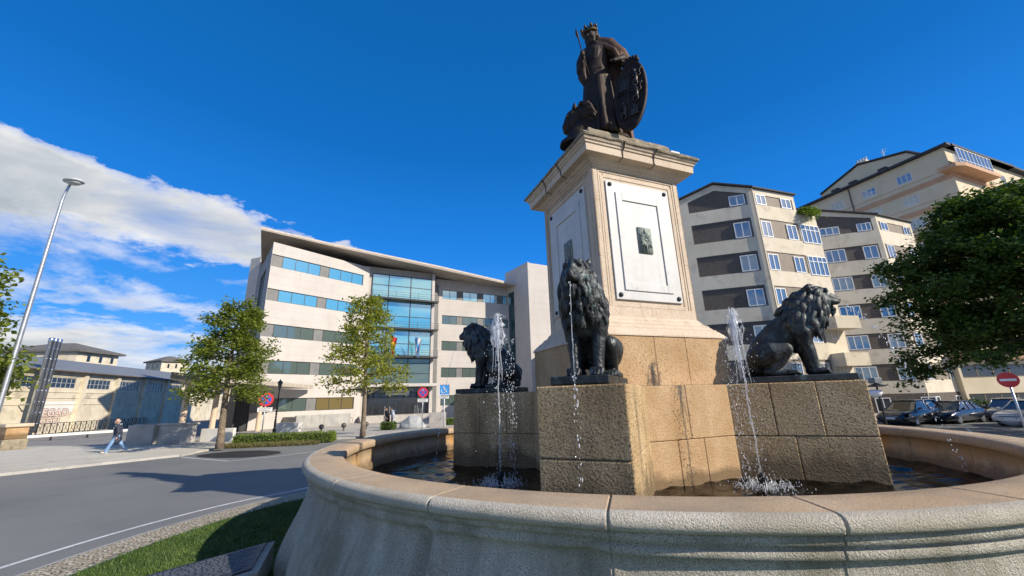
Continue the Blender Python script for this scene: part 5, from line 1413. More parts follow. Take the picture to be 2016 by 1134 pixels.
# plant on the terrace of the near block
# ================================================================ trees and planting
def leaf_mat(name, c1, c2, c3, tr=.35):
    mt = bpy.data.materials.new(name); mt.use_nodes = True; t = mt.node_tree; q = G(t); b = t.nodes['Principled BSDF']
    tcn = q.n('ShaderNodeTexCoord'); O = tcn.outputs['Object']
    col = q.ramp(q.noise(O, .9, 3), [(.35, c1), (.65, c2)])
    col = q.mix(q.ramp(q.noise(O, 7, 2), [(.50, (0, 0, 0)), (.66, (1, 1, 1))]), col, c3)
    q.l(col, b.inputs['Base Color']); b.inputs['Roughness'].default_value = .5; b.inputs['Specular IOR Level'].default_value = .35
    tl = q.n('ShaderNodeBsdfTranslucent'); q.l(q.mix(1.0, col, (1.2, 1.35, .6), 'MULTIPLY'), tl.inputs[0])
    mx = q.n('ShaderNodeMixShader'); mx.inputs[0].default_value = tr
    q.l(b.outputs[0], mx.inputs[1]); q.l(tl.outputs[0], mx.inputs[2]); q.l(mx.outputs[0], t.nodes['Material Output'].inputs[0]); return mt
leaf_dense = leaf_mat('leaf_green', (.14, .19, .026), (.205, .245, .038), (.27, .30, .062), .40)
leaf_light = leaf_mat('leaf_yellowgreen', (.20, .24, .028), (.29, .31, .038), (.36, .31, .045), .46)
leaf_dark = leaf_mat('leaf_deep', (.040, .085, .016), (.070, .125, .022), (.13, .18, .034), .26)
leaf_hedge = leaf_mat('leaf_hedge', (.11, .18, .02), (.18, .26, .035), (.26, .32, .06), .3)
bark = M('bark', (.16, .12, .08), (.26, .21, .15), 6, .9, .8, 18, c3=(.09, .07, .05), s3=9, t3=(.55, .7))
bark_dk = M('bark_dark', (.045, .035, .026), (.09, .07, .05), 5, .9, .8, 14)
def leaves(name, centres, sig, per, size, mat, parent, seed=1, flat=.75, squash=.7):
    r_ = np.random.default_rng(seed)
    C_ = np.asarray(centres); n = len(C_) * per
    P = np.repeat(C_, per, 0) + r_.normal(0, 1, (n, 3)) * np.asarray([sig, sig, sig * squash])
    # leaf plane: random, biased to face up and outwards
    N_ = r_.normal(0, 1, (n, 3)); N_[:, 2] = np.abs(N_[:, 2]) + flat; N_ /= np.linalg.norm(N_, axis=1)[:, None]
    A = np.cross(N_, r_.normal(0, 1, (n, 3))); A /= np.linalg.norm(A, axis=1)[:, None]; B = np.cross(N_, A)
    s = size * r_.uniform(.65, 1.3, (n, 1))
    V = np.empty((n, 4, 3)); V[:, 0] = P - A * s * .5; V[:, 1] = P + B * s * .36 - N_ * s * .10; V[:, 2] = P + A * s * .55 - N_ * s * .12; V[:, 3] = P - B * s * .36 - N_ * s * .10
    o = tri_mesh(name, V.reshape(-1, 3), mat, 4); o.parent = parent; return o
def tree(loc, H, base, prof, nlimb, leaf, lm, bm, label, seed, r0=.16, per=26, sig=.28, twigs=5, lean=(0, 0), tilt=.35, name='leafy_tree', group='leafy trees round the square', top=.94, density=1.0, flat=.75, rv=(.70, 1.08)):
    root = empty(name, loc, 0, label, 'tree', group)
    rr = random.Random(seed); tb = MB(); cen = []
    def ax(t): return Vector((lean[0] * t ** 1.4 + .10 * math.sin(3 * t + seed), lean[1] * t ** 1.4 + .08 * math.sin(4 * t + seed), H * t))
    n = 12
    tb.tube([ax(i / n * top) for i in range(n + 1)], [r0 * (1.25 if i == 0 else 1) * (1 - .93 * (i / n)) + .012 for i in range(n + 1)], 9)
    for i in range(nlimb):
        t = base + (1 - base) * ((i + rr.uniform(0, .8)) / nlimb) ** .85 * .93
        tp = (t - base) / (1 - base); az = i * 2.39996 + rr.uniform(-.45, .45)
        p0 = ax(max(.08, t - .06 * (1 - tp)) * top); R = prof(tp) * rr.uniform(*rv)
        if R < .15: R = .15
        up = tilt + .5 * tp + rr.uniform(-.12, .15)
        d = Vector((math.cos(az), math.sin(az), up))
        pts = []
        for k in range(6):
            q = k / 5; pts.append(p0 + Vector((d.x * R * q, d.y * R * q, R * (up * q - .32 * q * q) + rr.uniform(-.04, .04) * R)))
        rb = max(.02, r0 * (1 - t) * .55); tb.tube(pts, [rb * (1 - .85 * k / 5) + .008 for k in range(6)], 6)
        nc = max(2, int(R * 2.6 * density))
        for k in range(nc):
            q = .28 + .72 * (k + rr.random()) / nc; a = q * 5; j = min(4, int(a)); p = pts[j].lerp(pts[j + 1], a - j); cen.append(p)
        for k in range(twigs):
            q = rr.uniform(.3, .95); a = q * 5; j = min(4, int(a)); p = pts[j].lerp(pts[j + 1], a - j)
            ta = az + rr.choice((-1, 1)) * rr.uniform(.5, 1.3); ln = R * (1.05 - q) * rr.uniform(.5, .9) + .15
            e = p + Vector((math.cos(ta) * ln, math.sin(ta) * ln, ln * rr.uniform(-.05, .55)))
            tb.tube([p, (p + e) / 2 + Vector((0, 0, .05)), e], [rb * .35 + .006, rb * .22 + .005, .005], 5)
            m_ = max(1, int(ln * 2.6 * density))
            for u in range(m_): cen.append(p.lerp(e, (u + 1) / m_) + Vector((rr.gauss(0, .08), rr.gauss(0, .08), rr.gauss(0, .06))))
    tb.build('trunk', bm, root, True)
    leaves('crown', [tuple(c) for c in cen], sig, per, leaf, lm, root, seed, flat)
    return root
# dense tree by the portico, pale tree before the glass bay
tree((-17.05, 24.2, .10), 9.1, .40, lambda t: (2.75 - 1.9 * t ** 1.3) * (.86 + .14 * math.sin(t * 19)) + .05, 40, .17, leaf_dense, bark, 'dense green tree with a short trunk in front of the portico', 3, .19, 32, .21, 6, tilt=.10, density=1.0)
tree((-10.95, 29.6, .10), 11.0, .34, lambda t: (3.7 - 3.3 * t) * (.9 + .14 * math.sin(11 * t)) + .10, 54, .19, leaf_light, bark, 'sparse yellow-green tree standing before the blue glass bay', 8, .17, 16, .25, 5, tilt=.28, density=.82, flat=.3)
tree((-23.2, 14.4, .10), 9.6, .38, lambda t: 3.6 * (1 - t) ** .55 * (.8 + .2 * math.sin(min(1, t * 4) * PI / 2)) + .2, 44, .20, leaf_dense, bark, 'leafy tree cut off by the left edge, behind the lamp pole', 13, .17, 34, .28, 6, tilt=.15)
big = tree((28.4, 21.0, 0), 14.3, .34, lambda t: 8.6 * (1 - t) ** .78 * (.88 + .12 * math.sin(t * 27)) + .35, 92, .21, leaf_dark, bark_dk, 'large dark spreading tree in front of the apartment blocks at the right', 21, .34, 34, .27, 8, lean=(-.5, .3), tilt=.16, density=1.0, rv=(.55, 1.12))
# hedges: boxes of small leaves over a twiggy core
def hedge(x0, x1, y0, y1, h, lab, rz=0.0, loc=(0, 0, 0), per=1.0, lm=None):
    root = empty('clipped_hedge', loc, rz, lab, 'hedge', 'clipped hedges along the pavement')
    r_ = np.random.default_rng(int(abs(loc[0]) * 10)); n = int((x1 - x0) * (y1 - y0 + 2 * h) * 260 * per)
    face = r_.integers(0, 3, n)
    P = np.column_stack([r_.uniform(x0, x1, n), r_.uniform(y0, y1, n), r_.uniform(.05, h, n)])
    P[face == 0, 2] = h + r_.normal(0, .035, (face == 0).sum()); P[face == 1, 1] = y0 + r_.normal(0, .04, (face == 1).sum())
    k = face == 2; P[k, 0] = np.where(r_.random(k.sum()) < .5, x0, x1) + r_.normal(0, .04, k.sum())
    mb = MB(); mb.cbox(x0 + .06, x1 - .06, y0 + .06, y1 - .06, 0, h - .06, .05); mb.build('twigs', M('hedge_core', (.03, .045, .01), (.05, .07, .018), 8, .9, .5, 30), root)
    leaves('foliage', P, .02, 1, .085, lm or leaf_hedge, root, 5, .5)
hedge(-2.9, 2.9, -.55, .55, .62, 'long clipped green hedge along the kerb, below the no-stopping sign', math.radians(10), (-14.9, 27.2, .02))
hedge(-.6, .6, -.4, .4, .62, 'short clipped hedge end beside the two walkers', math.radians(10), (-11.0, 36.0, .1))
hedge(-1.6, 1.6, -.4, .4, .60, 'low clipped hedge behind the disabled parking sign', math.radians(6), (-5.2, 40.8, .1))
dry_m = leaf_mat('leaf_dry', (.16, .13, .05), (.22, .19, .08), (.12, .15, .04), .2)
mb = MB()
P = np.column_stack([rng.uniform(-17.9, -12.4, 5200), rng.uniform(25.2, 26.6, 5200)]); P = P[np.abs(P[:, 1] - 25.95 - (P[:, 0] + 15) * .17) < .5]
tag(tri_mesh('ground_cover', blades(P, .10, .30, .02, .02, .7), dry_m), 'dry straw-coloured ground cover at the foot of the long hedge', 'ground cover', kind='stuff')
def shrub(loc, rx, ry, h, lab, lm, seed, size=.12, n=2600, name='round_shrub', stem=True):
    root = empty(name, loc, 0, lab, 'shrub'); r_ = np.random.default_rng(seed)
    v = r_.normal(0, 1, (n, 3)); v /= np.linalg.norm(v, axis=1)[:, None]; v[:, 2] = np.abs(v[:, 2]); rad = r_.uniform(.72, 1.03, (n, 1)) * (1 + .10 * np.sin(v[:, :1] * 7 + v[:, 1:2] * 5))
    leaves('foliage', v * rad * np.array([rx, ry, h]), .05, 1, size, lm, root, seed, .4)
    mb = MB(); mb.ell((0, 0, h * .4), (rx * .7, ry * .7, h * .42), 12, 8); mb.build('twigs', M('shrub_core', (.012, .022, .008), (.02, .03, .01), 5, .95), root)
    return root
shrub((34.3, 31, .0), 1.35, 1.1, 1.45, 'round clipped dark shrub between the parked cars and the shop wing', leaf_dark, 4)
pp_ = shrub((26.0, 31.75, 17.2), .95, .55, .55, 'trailing yellow-green plant on the roof terrace corner', leaf_hedge, 9, .16, 1500, 'trailing_plant')
leaves('trailing_stems', np.column_stack([rng.normal(-.1, .35, 260), rng.uniform(-.75, -.45, 260), -np.abs(rng.normal(0, .38, 260))]), .06, 1, .15, leaf_hedge, pp_, 10)
# ================================================================ signs
red_m = M('sign_red', (.58, .025, .03), (.64, .04, .04), 3, .4); blue_m = M('sign_blue', (.02, .09, .48), (.03, .12, .52), 3, .4); sky_m = M('sign_skyblue', (.06, .28, .68), (.08, .32, .72), 3, .4)
white_m = M('sign_white', (.76, .77, .77), (.82, .82, .82), 3, .45); black_m = M('sign_black', (.03, .03, .03), None); back_m = M('sign_back', (.35, .36, .37), (.42, .43, .44), 3, .5, metal=.4)
def disc(mb, r, y0, y1, c=(0, 0), n=40):
    vs = [(c[0] + r * math.cos(2 * PI * i / n), y0, c[1] + r * math.sin(2 * PI * i / n)) for i in range(n)] + [(c[0] + r * math.cos(2 * PI * i / n), y1, c[1] + r * math.sin(2 * PI * i / n)) for i in range(n)]
    mb.add(vs, [tuple(range(n)), tuple(reversed(range(n, 2 * n)))] + [(i, i + n, (i + 1) % n + n, (i + 1) % n) for i in range(n)])
def faceang(x, y): return math.atan2(-x, y) 
def plate(root, z, w, h, lines):
    mb = MB(); mb.cbox(-w / 2, w / 2, -.05, -.03, z - h / 2, z + h / 2, .008); p = mb.build('plate', white_m, root)
    mb = MB(); mb.box(-w / 2 + .015, w / 2 - .015, -.0515, -.0505, z + h / 2 - .028, z + h / 2 - .016); mb.box(-w / 2 + .015, w / 2 - .015, -.0515, -.0505, z - h / 2 + .016, z - h / 2 + .028)
    r_ = random.Random(int(w * 100 + z * 10))
    for k in range(lines):
        zz_ = z + h * (.18 - .36 * k / max(1, lines - 1)) if lines > 1 else z; x = -w * .40
        while x < w * .34:
            l = r_.uniform(.03, .09); mb.box(x, x + l, -.0515, -.0505, zz_ - h * .09, zz_ + h * .09); x += l + .022
    mb.build('plate_lettering', black_m, p)
def no_stopping(loc, zc, r, lab):
    root = empty('no_stopping_sign', (*loc, 0), faceang(*loc), lab, 'road sign', 'no-stopping signs by the pavement')
    mb = MB(); mb.tube([(0, 0, 0), (0, 0, zc + r * .9)], .038, 12); mb.build('post', steel, root, True)
    mb = MB(); disc(mb, r, -.045, -.03); mb.v = [(x, y, z + zc) for x, y, z in mb.v]; d = mb.build('disc', red_m, root)
    mb = MB(); disc(mb, r * .70, -.050, -.0455, (0, zc)); mb.build('blue_field', blue_m, d)
    mb = MB()
    for a in (45, 135):
        c_, s_ = math.cos(math.radians(a)) * r * .72, math.sin(math.radians(a)) * r * .72; nx, nz = -math.sin(math.radians(a)) * r * .085, math.cos(math.radians(a)) * r * .085
        yy = -.052 if a == 45 else -.0525
        mb.quad((-c_ - nx, yy, zc - s_ - nz), (c_ - nx, yy, zc + s_ - nz), (c_ + nx, yy, zc + s_ + nz), (-c_ + nx, yy, zc - s_ + nz))
    mb.build('red_cross', red_m, d)
    mb = MB(); mb.box(-r * .16, r * .16, -.054, -.053, zc + r * .42, zc + r * .54); mb.build('small_mark', white_m, d)
    plate(root, zc - r - .21, r * 1.95, .28, 2)
no_stopping((-16.72, 27.5), 2.80, .44, 'round red and blue no-stopping sign with plate behind the long hedge')
no_stopping((-7.65, 34.0), 3.10, .42, 'round red and blue no-stopping sign with plate before the dark entrance')
ds = empty('disabled_parking_sign', (-5.87, 34, 0), faceang(-5.87, 34), 'square blue disabled parking sign beside the lion plinth', 'road sign')
mb = MB(); mb.tube([(0, 0, 0), (0, 0, 3.6)], .045, 12); mb.build('post', M('post_white', (.66, .67, .67), (.72, .72, .72), 3, .5), ds, True)
mb = MB(); mb.cbox(-.41, .41, -.06, -.045, 2.86, 3.68, .05); sq_ = mb.build('board', white_m, ds)
mb = MB(); mb.cbox(-.385, .385, -.066, -.0605, 2.885, 3.655, .003); mb.build('blue_field', sky_m, sq_)
mb = MB(); T0 = lambda pts: [(x, -.070, 3.26 + z) for x, z in pts]
mb.tube(T0([(-.10 + .155 * math.cos(a), -.10 + .155 * math.sin(a)) for a in np.linspace(math.radians(125), math.radians(372), 18)]), .022, 6)
mb.tube(T0([(-.06, .19), (-.03, .03), (.08, .03)]), .032, 6); mb.tube(T0([(.07, .03), (.15, -.17), (.21, -.14)]), .028, 6); mb.tube(T0([(-.04, .11), (.08, .10)]), .022, 6)
mb.ell((-.07, -.07, 3.26 + .255), (.045, .01, .045), 10, 6); mb.build('wheelchair_symbol', white_m, sq_)
plate(ds, 2.66, .74, .24, 2)
ne = empty('no_entry_sign', (18.05, 15, 0), faceang(18.05, 15), 'round red no-entry sign with white bar at the right edge', 'road sign')
mb = MB(); mb.tube([(0, 0, 0), (0, 0, 2.75)], .034, 12); mb.build('post', steel, ne, True)
mb = MB(); disc(mb, .27, -.055, -.04, (0, 2.555)); d_ = mb.build('disc', red_m, ne)
mb = MB(); mb.cbox(-.20, .20, -.062, -.0555, 2.515, 2.595, .003); mb.build('white_bar', white_m, d_)
# ================================================================ lamps at the right
l2_ = empty('arm_street_lamp', (20.75, 28, 0), 0, 'street lamp with a curved arm peeping over the right lion', 'street lamp')
mb = MB(); mb.tube([(0, 0, 0), (0, 0, 7.6), (-.04, 0, 8.6), (-.15, 0, 9.0), (-.4, 0, 9.05), (-.62, 0, 8.8)], [.09, .06, .05, .045, .04, .035], 10); mb.build('pole', iron_dark, l2_, True)
mb = MB(); mb.lathe([(.04, .15), (.12, .08), (.26, -.35), (.27, -.42), (.20, -.46)], 16, (-.72, 0, 8.75)); mb.build('lamp_head', M('lamp_pale', (.45, .52, .62), (.55, .6, .68), 3, .35), l2_, True)
l3_ = empty('post_top_lamp', (15.85, 18, 0), 0, 'post lamp with a flat dark disc shade above the car roofs', 'street lamp')
mb = MB(); mb.tube([(0, 0, 0), (0, 0, 2.5)], .035, 8); mb.build('pole', iron_dark, l3_)
mb = MB(); mb.lathe([(.05, 2.60), (.46, 2.47), (.47, 2.45), (.05, 2.50)], 24); sh_ = mb.build('shade', iron_dark, l3_)
mb = MB(); mb.cbox(-.17, .17, -.17, .17, 2.60, 2.84, .02); mb.build('cap_box', M('cap_grey', (.16, .17, .18), (.22, .23, .24), 4, .5), sh_)
mb = MB(); mb.lathe([(.02, 1.98), (.20, 2.06), (.27, 2.18), (.24, 2.30), (.05, 2.32)], 20, (-.16, 0, .02)); mb.build('globe', white_m, l3_, True)
# ================================================================ bollards, bicycle, stand-ins for an erased car
bm_ = M('bollard_iron', (.07, .065, .055), (.12, .11, .095), 6, .6, .3, 30, metal=.3)
bol = empty('ball_bollard', (0, 0, 0)); tag(bol, None, 'bollard', 'ball bollards along the pavement')
mb = MB(); mb.lathe([(.11, 0), (.11, .05), (.065, .09), (.06, .24), (.09, .27)], 14); mb.build('stem', bm_, bol, True)
mb = MB(); mb.ell((0, 0, .44), .215, 18, 12); mb.build('ball', bm_, bol, True)
BL = ['ball-topped iron bollard behind the right part of the long hedge', 'ball-topped iron bollard below the bicycle, left of the sparse tree trunk', 'ball-topped iron bollard just right of the sparse tree trunk', 'ball-topped iron bollard next to the two walkers']
for k, (x, y) in enumerate(((-16.5, 35.4), (-15.1, 36.6), (-13.5, 37.6), (-12.2, 38.6))):
    o = bol if k == 0 else copy_tree(bol); o.location = (x, y, .11); tag(o, BL[k])
bp = LW.p + LW.d * 10.0 + LW.n * .45
bk = empty('bicycle', (bp.x, bp.y, .11), math.atan2(LW.d.y, LW.d.x), 'dark bicycle leaning against the pale office wall', 'bicycle')
tyre = M('tyre_black', (.015, .015, .016), (.03, .03, .03), 6, .8); bfr = M('bike_grey', (.12, .12, .13), (.2, .2, .2), 4, .4, metal=.4)
for x in (-.52, .52):
    mb = MB(); mb.tube([(x + .34 * math.cos(a), 0, .35 + .34 * math.sin(a)) for a in np.linspace(0, 2 * PI, 33)], .022, 6, False); w_ = mb.build('wheel', tyre, bk, True)
    mb = MB()
    for a in np.linspace(0, PI, 7)[:-1]: mb.tube([(x + .33 * math.cos(a), 0, .35 + .33 * math.sin(a)), (x - .33 * math.cos(a), 0, .35 - .33 * math.sin(a))], .004, 4)
    mb.tube([(x, -.05, .35), (x, .05, .35)], .03, 8); mb.build('spokes', steel, w_)
mb = MB()
for a, b in (((-.52, .35), (-.10, .32)), ((-.10, .32), (-.22, .88)), ((-.20, .80), (.36, .84)), ((-.10, .32), (.38, .76)), ((-.52, .35), (-.20, .80)), ((.34, .95), (.42, .62)), ((.42, .62), (.52, .35))): mb.tube([(a[0], 0, a[1]), (b[0], 0, b[1])], .018, 6)
mb.build('frame', bfr, bk)
mb = MB(); mb.tube([(.34, -.28, 1.0), (.34, -.1, .97), (.34, .1, .97), (.34, .28, 1.0)], .014, 6); mb.tube([(.34, 0, .97), (.35, 0, .9)], .015, 6); mb.build('handlebar', bfr, bk)
mb = MB(); mb.limb([(-.34, 0, .93), (-.22, 0, .93), (-.10, 0, .92)], [.06, .05, .025], 8); mb.build('saddle', tyre, bk, True)
mb = MB(); mb.lathe([(.09, .30), (.09, .34)], 14); mb.tube([(-.10, -.12, .22), (-.10, .12, .42)], .012, 5); mb.build('crank', bfr, bk)
mb = MB(); b_ = MB(); b_.limb([(-.75, 0, .25), (-.2, .1, .42), (.4, .15, .40), (.8, 0, .2)], [.42, .72, .62, .3], 16); b_.ell((0, 0, .1), (1.25, .7, .45), 16, 10)  # grey lump standing in for the smear of an erased parked car
o = b_.remesh('car_smear_mound', M('car_smear_grey', (.30, .31, .32), (.42, .43, .44), 3, .9, .4, 20), None, .06, 6, post=lambda a: np.column_stack([a[:, 0], a[:, 1], np.maximum(a[:, 2], 0)])); o.location = (-9.2, 37.2, .11); tag(o, 'smooth grey mound added in place of an erased car, beside the no-stopping sign post', 'stand-in')
mb = MB(); mb.cbox(-.75, .75, -.15, .15, 0, 1.28, .03)  # upright slab added for the rest of that erased car's smear
o = mb.build('car_smear_slab', M('car_smear_pinkgrey', (.36, .33, .31), (.46, .43, .40), 2, .85, .4, 25)); o.location = (-7.1, 37.8, .11); o.rotation_euler = (0, 0, .1); tag(o, 'upright grey slab added in place of an erased car, between the no-stopping and disabled signs', 'stand-in')
# memorial slab on the lawn, tilted towards the fountain walk
A_ = Vector((-3.562, 6.52, .50)); C_ = Vector((-3.284, 5.72, .40)); uu_ = Vector((-.595, -.803, 0))
le = empty('memorial_slab', (A_.x, A_.y, .12), 0, 'tilted stone slab with a dark inscribed plaque lying on the lawn', 'plaque')
O_ = Vector((A_.x, A_.y, .12)); LN = 2.3
top4 = [A_ - O_, C_ - O_, C_ + uu_ * LN - O_, A_ + uu_ * LN - O_]
mb = MB(); mb.add([(p.x, p.y, 0) for p in top4] + [tuple(p) for p in top4], [(0, 1, 5, 4), (1, 2, 6, 5), (2, 3, 7, 6), (3, 0, 4, 7), (4, 5, 6, 7)])
mb.build('stone_base', M('lectern_stone', (.34, .31, .26), (.44, .41, .35), 3, .8, .5, 50, c3=(.16, .15, .13), s3=60), le)
ex_ = uu_; ey_ = (C_ - A_).normalized(); ez_ = ex_.cross(ey_).normalized(); ez_ = ez_ if ez_.z > 0 else -ez_
DP = (C_ - A_).length
def pl_(u, v, h): p = A_ - O_ + ex_ * u + ey_ * v + ez_ * h; return tuple(p)
def slab_(mb, u0, u1, v0, v1, h0, h1): mb.add([pl_(u0, v0, h0), pl_(u1, v0, h0), pl_(u1, v1, h0), pl_(u0, v1, h0), pl_(u0, v0, h1), pl_(u1, v0, h1), pl_(u1, v1, h1), pl_(u0, v1, h1)], [(0, 3, 2, 1), (4, 5, 6, 7), (0, 1, 5, 4), (1, 2, 6, 5), (2, 3, 7, 6), (3, 0, 4, 7)])
mb = MB(); slab_(mb, .11, LN - .1, .03, DP - .10, .002, .022); pq = mb.build('bronze_plaque', M('plaque_dark', (.045, .05, .058), (.08, .085, .095), 5, .38, .3, 40, metal=.7), le)
mb = MB(); r_ = random.Random(9)
for k in range(11):
    v = .08 + .055 * k; u = .2 + .05 * (k % 3)
    while u < LN - .3:
        l = r_.uniform(.02, .09); slab_(mb, u, u + l, v, v + .018, .022, .026); u += l + .018
mb.build('inscription', M('raised_letters', (.14, .15, .165), (.22, .23, .24), 5, .35, metal=.7), pq)
# ================================================================ parked cars
car_glass = glass('car_glass', (.62, .68, .72), .10, (.012, .014, .016), edge=.30)
rim_m = M('alloy', (.50, .51, .52), (.62, .62, .63), 6, .3, metal=.85)
lamp_m = M('headlamp', (.60, .62, .64), (.75, .76, .78), 20, .1, metal=.4)
def paint(name, c):
    m_ = M(name, c, tuple(min(1, x * 1.15 + .002) for x in c), 1, .22, metal=.25)
    b = m_.node_tree.nodes['Principled BSDF']; b.inputs['Coat Weight'].default_value = 1.0; b.inputs['Coat Roughness'].default_value = .03; return m_
def make_car(loc, ang, pm, lab, L=4.6, Wd=1.84, H=1.62, suv=True, grille=True):
    """x forward, y left"""
    root = empty('parked_car', (*loc, 0), ang, lab, 'car', 'cars parked at the right')
    h = H; hl = L / 2; wr = .35 if suv else .32; wx = L * .29
    belt = .62 * h; bon = .60 * h
    # body: stations along x with (z low, z top, half width low, half width top)
    st = [(-hl, .42, .78 * belt, .70, .66), (-hl + .10, .30, belt * .98, .84, .78), (-hl + .5, .22, belt * 1.03, .92, .83), (-hl * .35, .20, belt * 1.02, .92, .86), (.15 * hl, .20, belt * 1.0, .92, .86), (.36 * hl, .20, belt * .985, .92, .85), (.62 * hl, .20, bon * .94, .92, .82), (hl - .28, .22, bon * .84, .88, .75), (hl - .06, .28, bon * .70, .78, .66), (hl, .38, bon * .55, .70, .62)]
    bm = bmesh.new(); rows = []
    for x, z0, z1, w0, w1 in st:
        w0 *= Wd / 1.84; w1 *= Wd / 1.84; zm = z0 + (z1 - z0) * .62
        ring_ = [(-w0 * .9, z0), (-w0, z0 + .12), (-w0 * 1.005, zm), (-w1, z1 - .03), (-w1 * .55, z1 + .025), (0, z1 + .035), (w1 * .55, z1 + .025), (w1, z1 - .03), (w0 * 1.005, zm), (w0, z0 + .12), (w0 * .9, z0)]
        rows.append([bm.verts.new((x, y, z)) for y, z in ring_])
    for a, b in zip(rows[:-1], rows[1:]):
        for k in range(len(a) - 1): bm.faces.new((a[k], b[k], b[k + 1], a[k + 1]))
        bm.faces.new((a[-1], b[-1], b[0], a[0]))
    bm.faces.new(list(reversed(rows[0]))); bm.faces.new(rows[-1])
    bmesh.ops.recalc_face_normals(bm, faces=bm.faces)
    bmesh.ops.subdivide_edges(bm, edges=bm.edges[:], cuts=1, use_grid_fill=True, smooth=.6)
    me = bpy.data.meshes.new('body'); bm.to_mesh(me); bm.free(); me.materials.append(pm); me.polygons.foreach_set('use_smooth', [True] * len(me.polygons))
    o = bpy.data.objects.new('body', me); COL.objects.link(o); o.parent = root
    # cabin: glass volume with painted roof and pillars
    x0, x1, x2, x3 = (-hl + .18, -hl + .62, .12 * hl, .46 * hl) if suv else (-hl + .30, -hl * .42, .06 * hl, .44 * hl)
    wb, wt = .80 * Wd / 1.84, .60 * Wd / 1.84; zb, zt = belt * .99, h - .03
    P = lambda s: [(x0, s * wb, zb), (x1, s * wt, zt - .02), ((x1 + x2) / 2, s * wt * 1.03, zt + .015), (x2, s * wt, zt - .02), (x3, s * wb, zb)]
    gb = MB(); A, B = P(-1), P(1)
    gb.add(A + B, [(4, 3, 2, 1, 0), (5, 6, 7, 8, 9), (0, 1, 6, 5), (1, 2, 7, 6), (2, 3, 8, 7), (3, 4, 9, 8)]); cab = gb.build('windows', car_glass, root)
    rf = MB()
    for s in (-1, 1):
        q = P(s)
        rf.tube([Vector(q[0]), Vector(q[1]), Vector(q[2]) , Vector(q[3]), Vector(q[4])], [.05, .05, .045, .045, .04], 6)
        xm = (x1 + x2) / 2 + .12; rf.tube([(xm, s * wb * 1.005, zb), (xm - .03, s * wt * 1.02, zt)], .035, 5)
        xm = x1 + .12; rf.tube([(xm - .18, s * wb * 1.005, zb), (xm, s * wt * 1.01, zt)], .05, 5)
    rf.add([(x1 - .05, -wt - .01, zt - .0), (x2 + .05, -wt - .01, zt - .0), (x2 + .05, wt + .01, zt - .0), (x1 - .05, wt + .01, zt - .0), (x1, -wt * .8, zt + .055), (x2, -wt * .8, zt + .05), (x2, wt * .8, zt + .05), (x1, wt * .8, zt + .055)], [(0, 1, 5, 4), (1, 2, 6, 5), (2, 3, 7, 6), (3, 0, 4, 7), (4, 5, 6, 7)])
    rf.build('roof', pm, root, True)
    for sx in (-1, 1):
        for sy in (-1, 1):
            cx_, cy_ = sx * wx, sy * (Wd / 2 - .13)
            mb = MB(); mb.T = Matrix.Translation((cx_, cy_, wr)) @ Matrix.Rotation(PI / 2, 4, 'X')
            mb.lathe([(wr * .72, -.115), (wr * .96, -.11), (wr, -.07), (wr, .07), (wr * .96, .11), (wr * .72, .115)], 28); w_ = mb.build('wheel', tyre, root, True)
            mb = MB(); mb.T = Matrix.Translation((cx_, cy_ + sy * .118, wr)) @ Matrix.Rotation(PI / 2, 4, 'X')
            mb.lathe([(wr * .72, -.01), (wr * .72, .01), (wr * .64, .012)], 24)
            for k in range(5):
                a = 2 * PI * k / 5; mb.tube([(0, 0, -sy * .012), (wr * .68 * math.cos(a), wr * .68 * math.sin(a), -sy * .008)], [.05, .03], 6)
            mb.build('rim', rim_m, w_)
            mb = MB(); mb.T = Matrix.Translation((cx_, sy * (Wd / 2 - .055), wr))
            N_ = 20; vs = []
            for i in range(N_ + 1):
                a = PI * i / N_; vs += [((wr + .02) * math.cos(a), -.03 * sy, (wr + .02) * math.sin(a)), ((wr + .10) * math.cos(a), .02 * sy, (wr + .10) * math.sin(a)), ((wr + .13) * math.cos(a), -.06 * sy, (wr + .13) * math.sin(a))]
            mb.add(vs, [f for i in range(N_) for f in ((3 * i, 3 * i + 1, 3 * i + 4, 3 * i + 3), (3 * i + 1, 3 * i + 2, 3 * i + 5, 3 * i + 4))]); mb.build('wheel_arch', tyre if suv else pm, root, True)
    for s in (-1, 1):
        mb = MB(); mb.limb([(hl - .10, s * .40, bon * .62), (hl - .20, s * .58, bon * .67), (hl - .46, s * .74, bon * .76)], [.075, .085, .04], 10); mb.build('headlight', lamp_m, root, True)
        mb = MB(); mb.limb([(-hl + .06, s * .62, belt * .80), (-hl + .30, s * .80, belt * .90)], [.08, .06], 8); mb.build('tail_light', red_m, root, True)
        mb = MB(); mb.limb([(x3 - .18, s * .90, zb + .05), (x3 - .24, s * 1.02, zb + .10)], [.05, .075], 10); mb.build('mirror', pm, root, True)
        mb = MB(); mb.cbox(-.35, -.17, s * .925 * Wd / 1.84 - .012, s * .925 * Wd / 1.84 + .012, belt * .80, belt * .82, .004); mb.cbox(-hl * .52, -hl * .52 + .18, s * .925 * Wd / 1.84 - .012, s * .925 * Wd / 1.84 + .012, belt * .82, belt * .84, .004); mb.build('door_handle', rim_m, root)
    mb = MB(); mb.cbox(hl - .06, hl + .012, -.30, .30, bon * .50, bon * .58, .02); mb.cbox(hl - .06, hl + .015, -.42, .42, bon * .655 - .02, bon * .655 + .01, .008); mb.build('grille', rim_m if suv else M('grille_black', (.02, .02, .02), None), root)
    mb = MB(); mb.cbox(hl - .02, hl + .03, -.26, .26, .40, .51, .006); p_ = mb.build('number_plate', white_m, root)
    mb = MB(); mb.cbox(hl - .10, hl + .006, -.66, .66, .24, .34, .02); mb.build('lower_intake', M('grille_black', (.02, .02, .02), None), root)
    return root
deg = math.radians
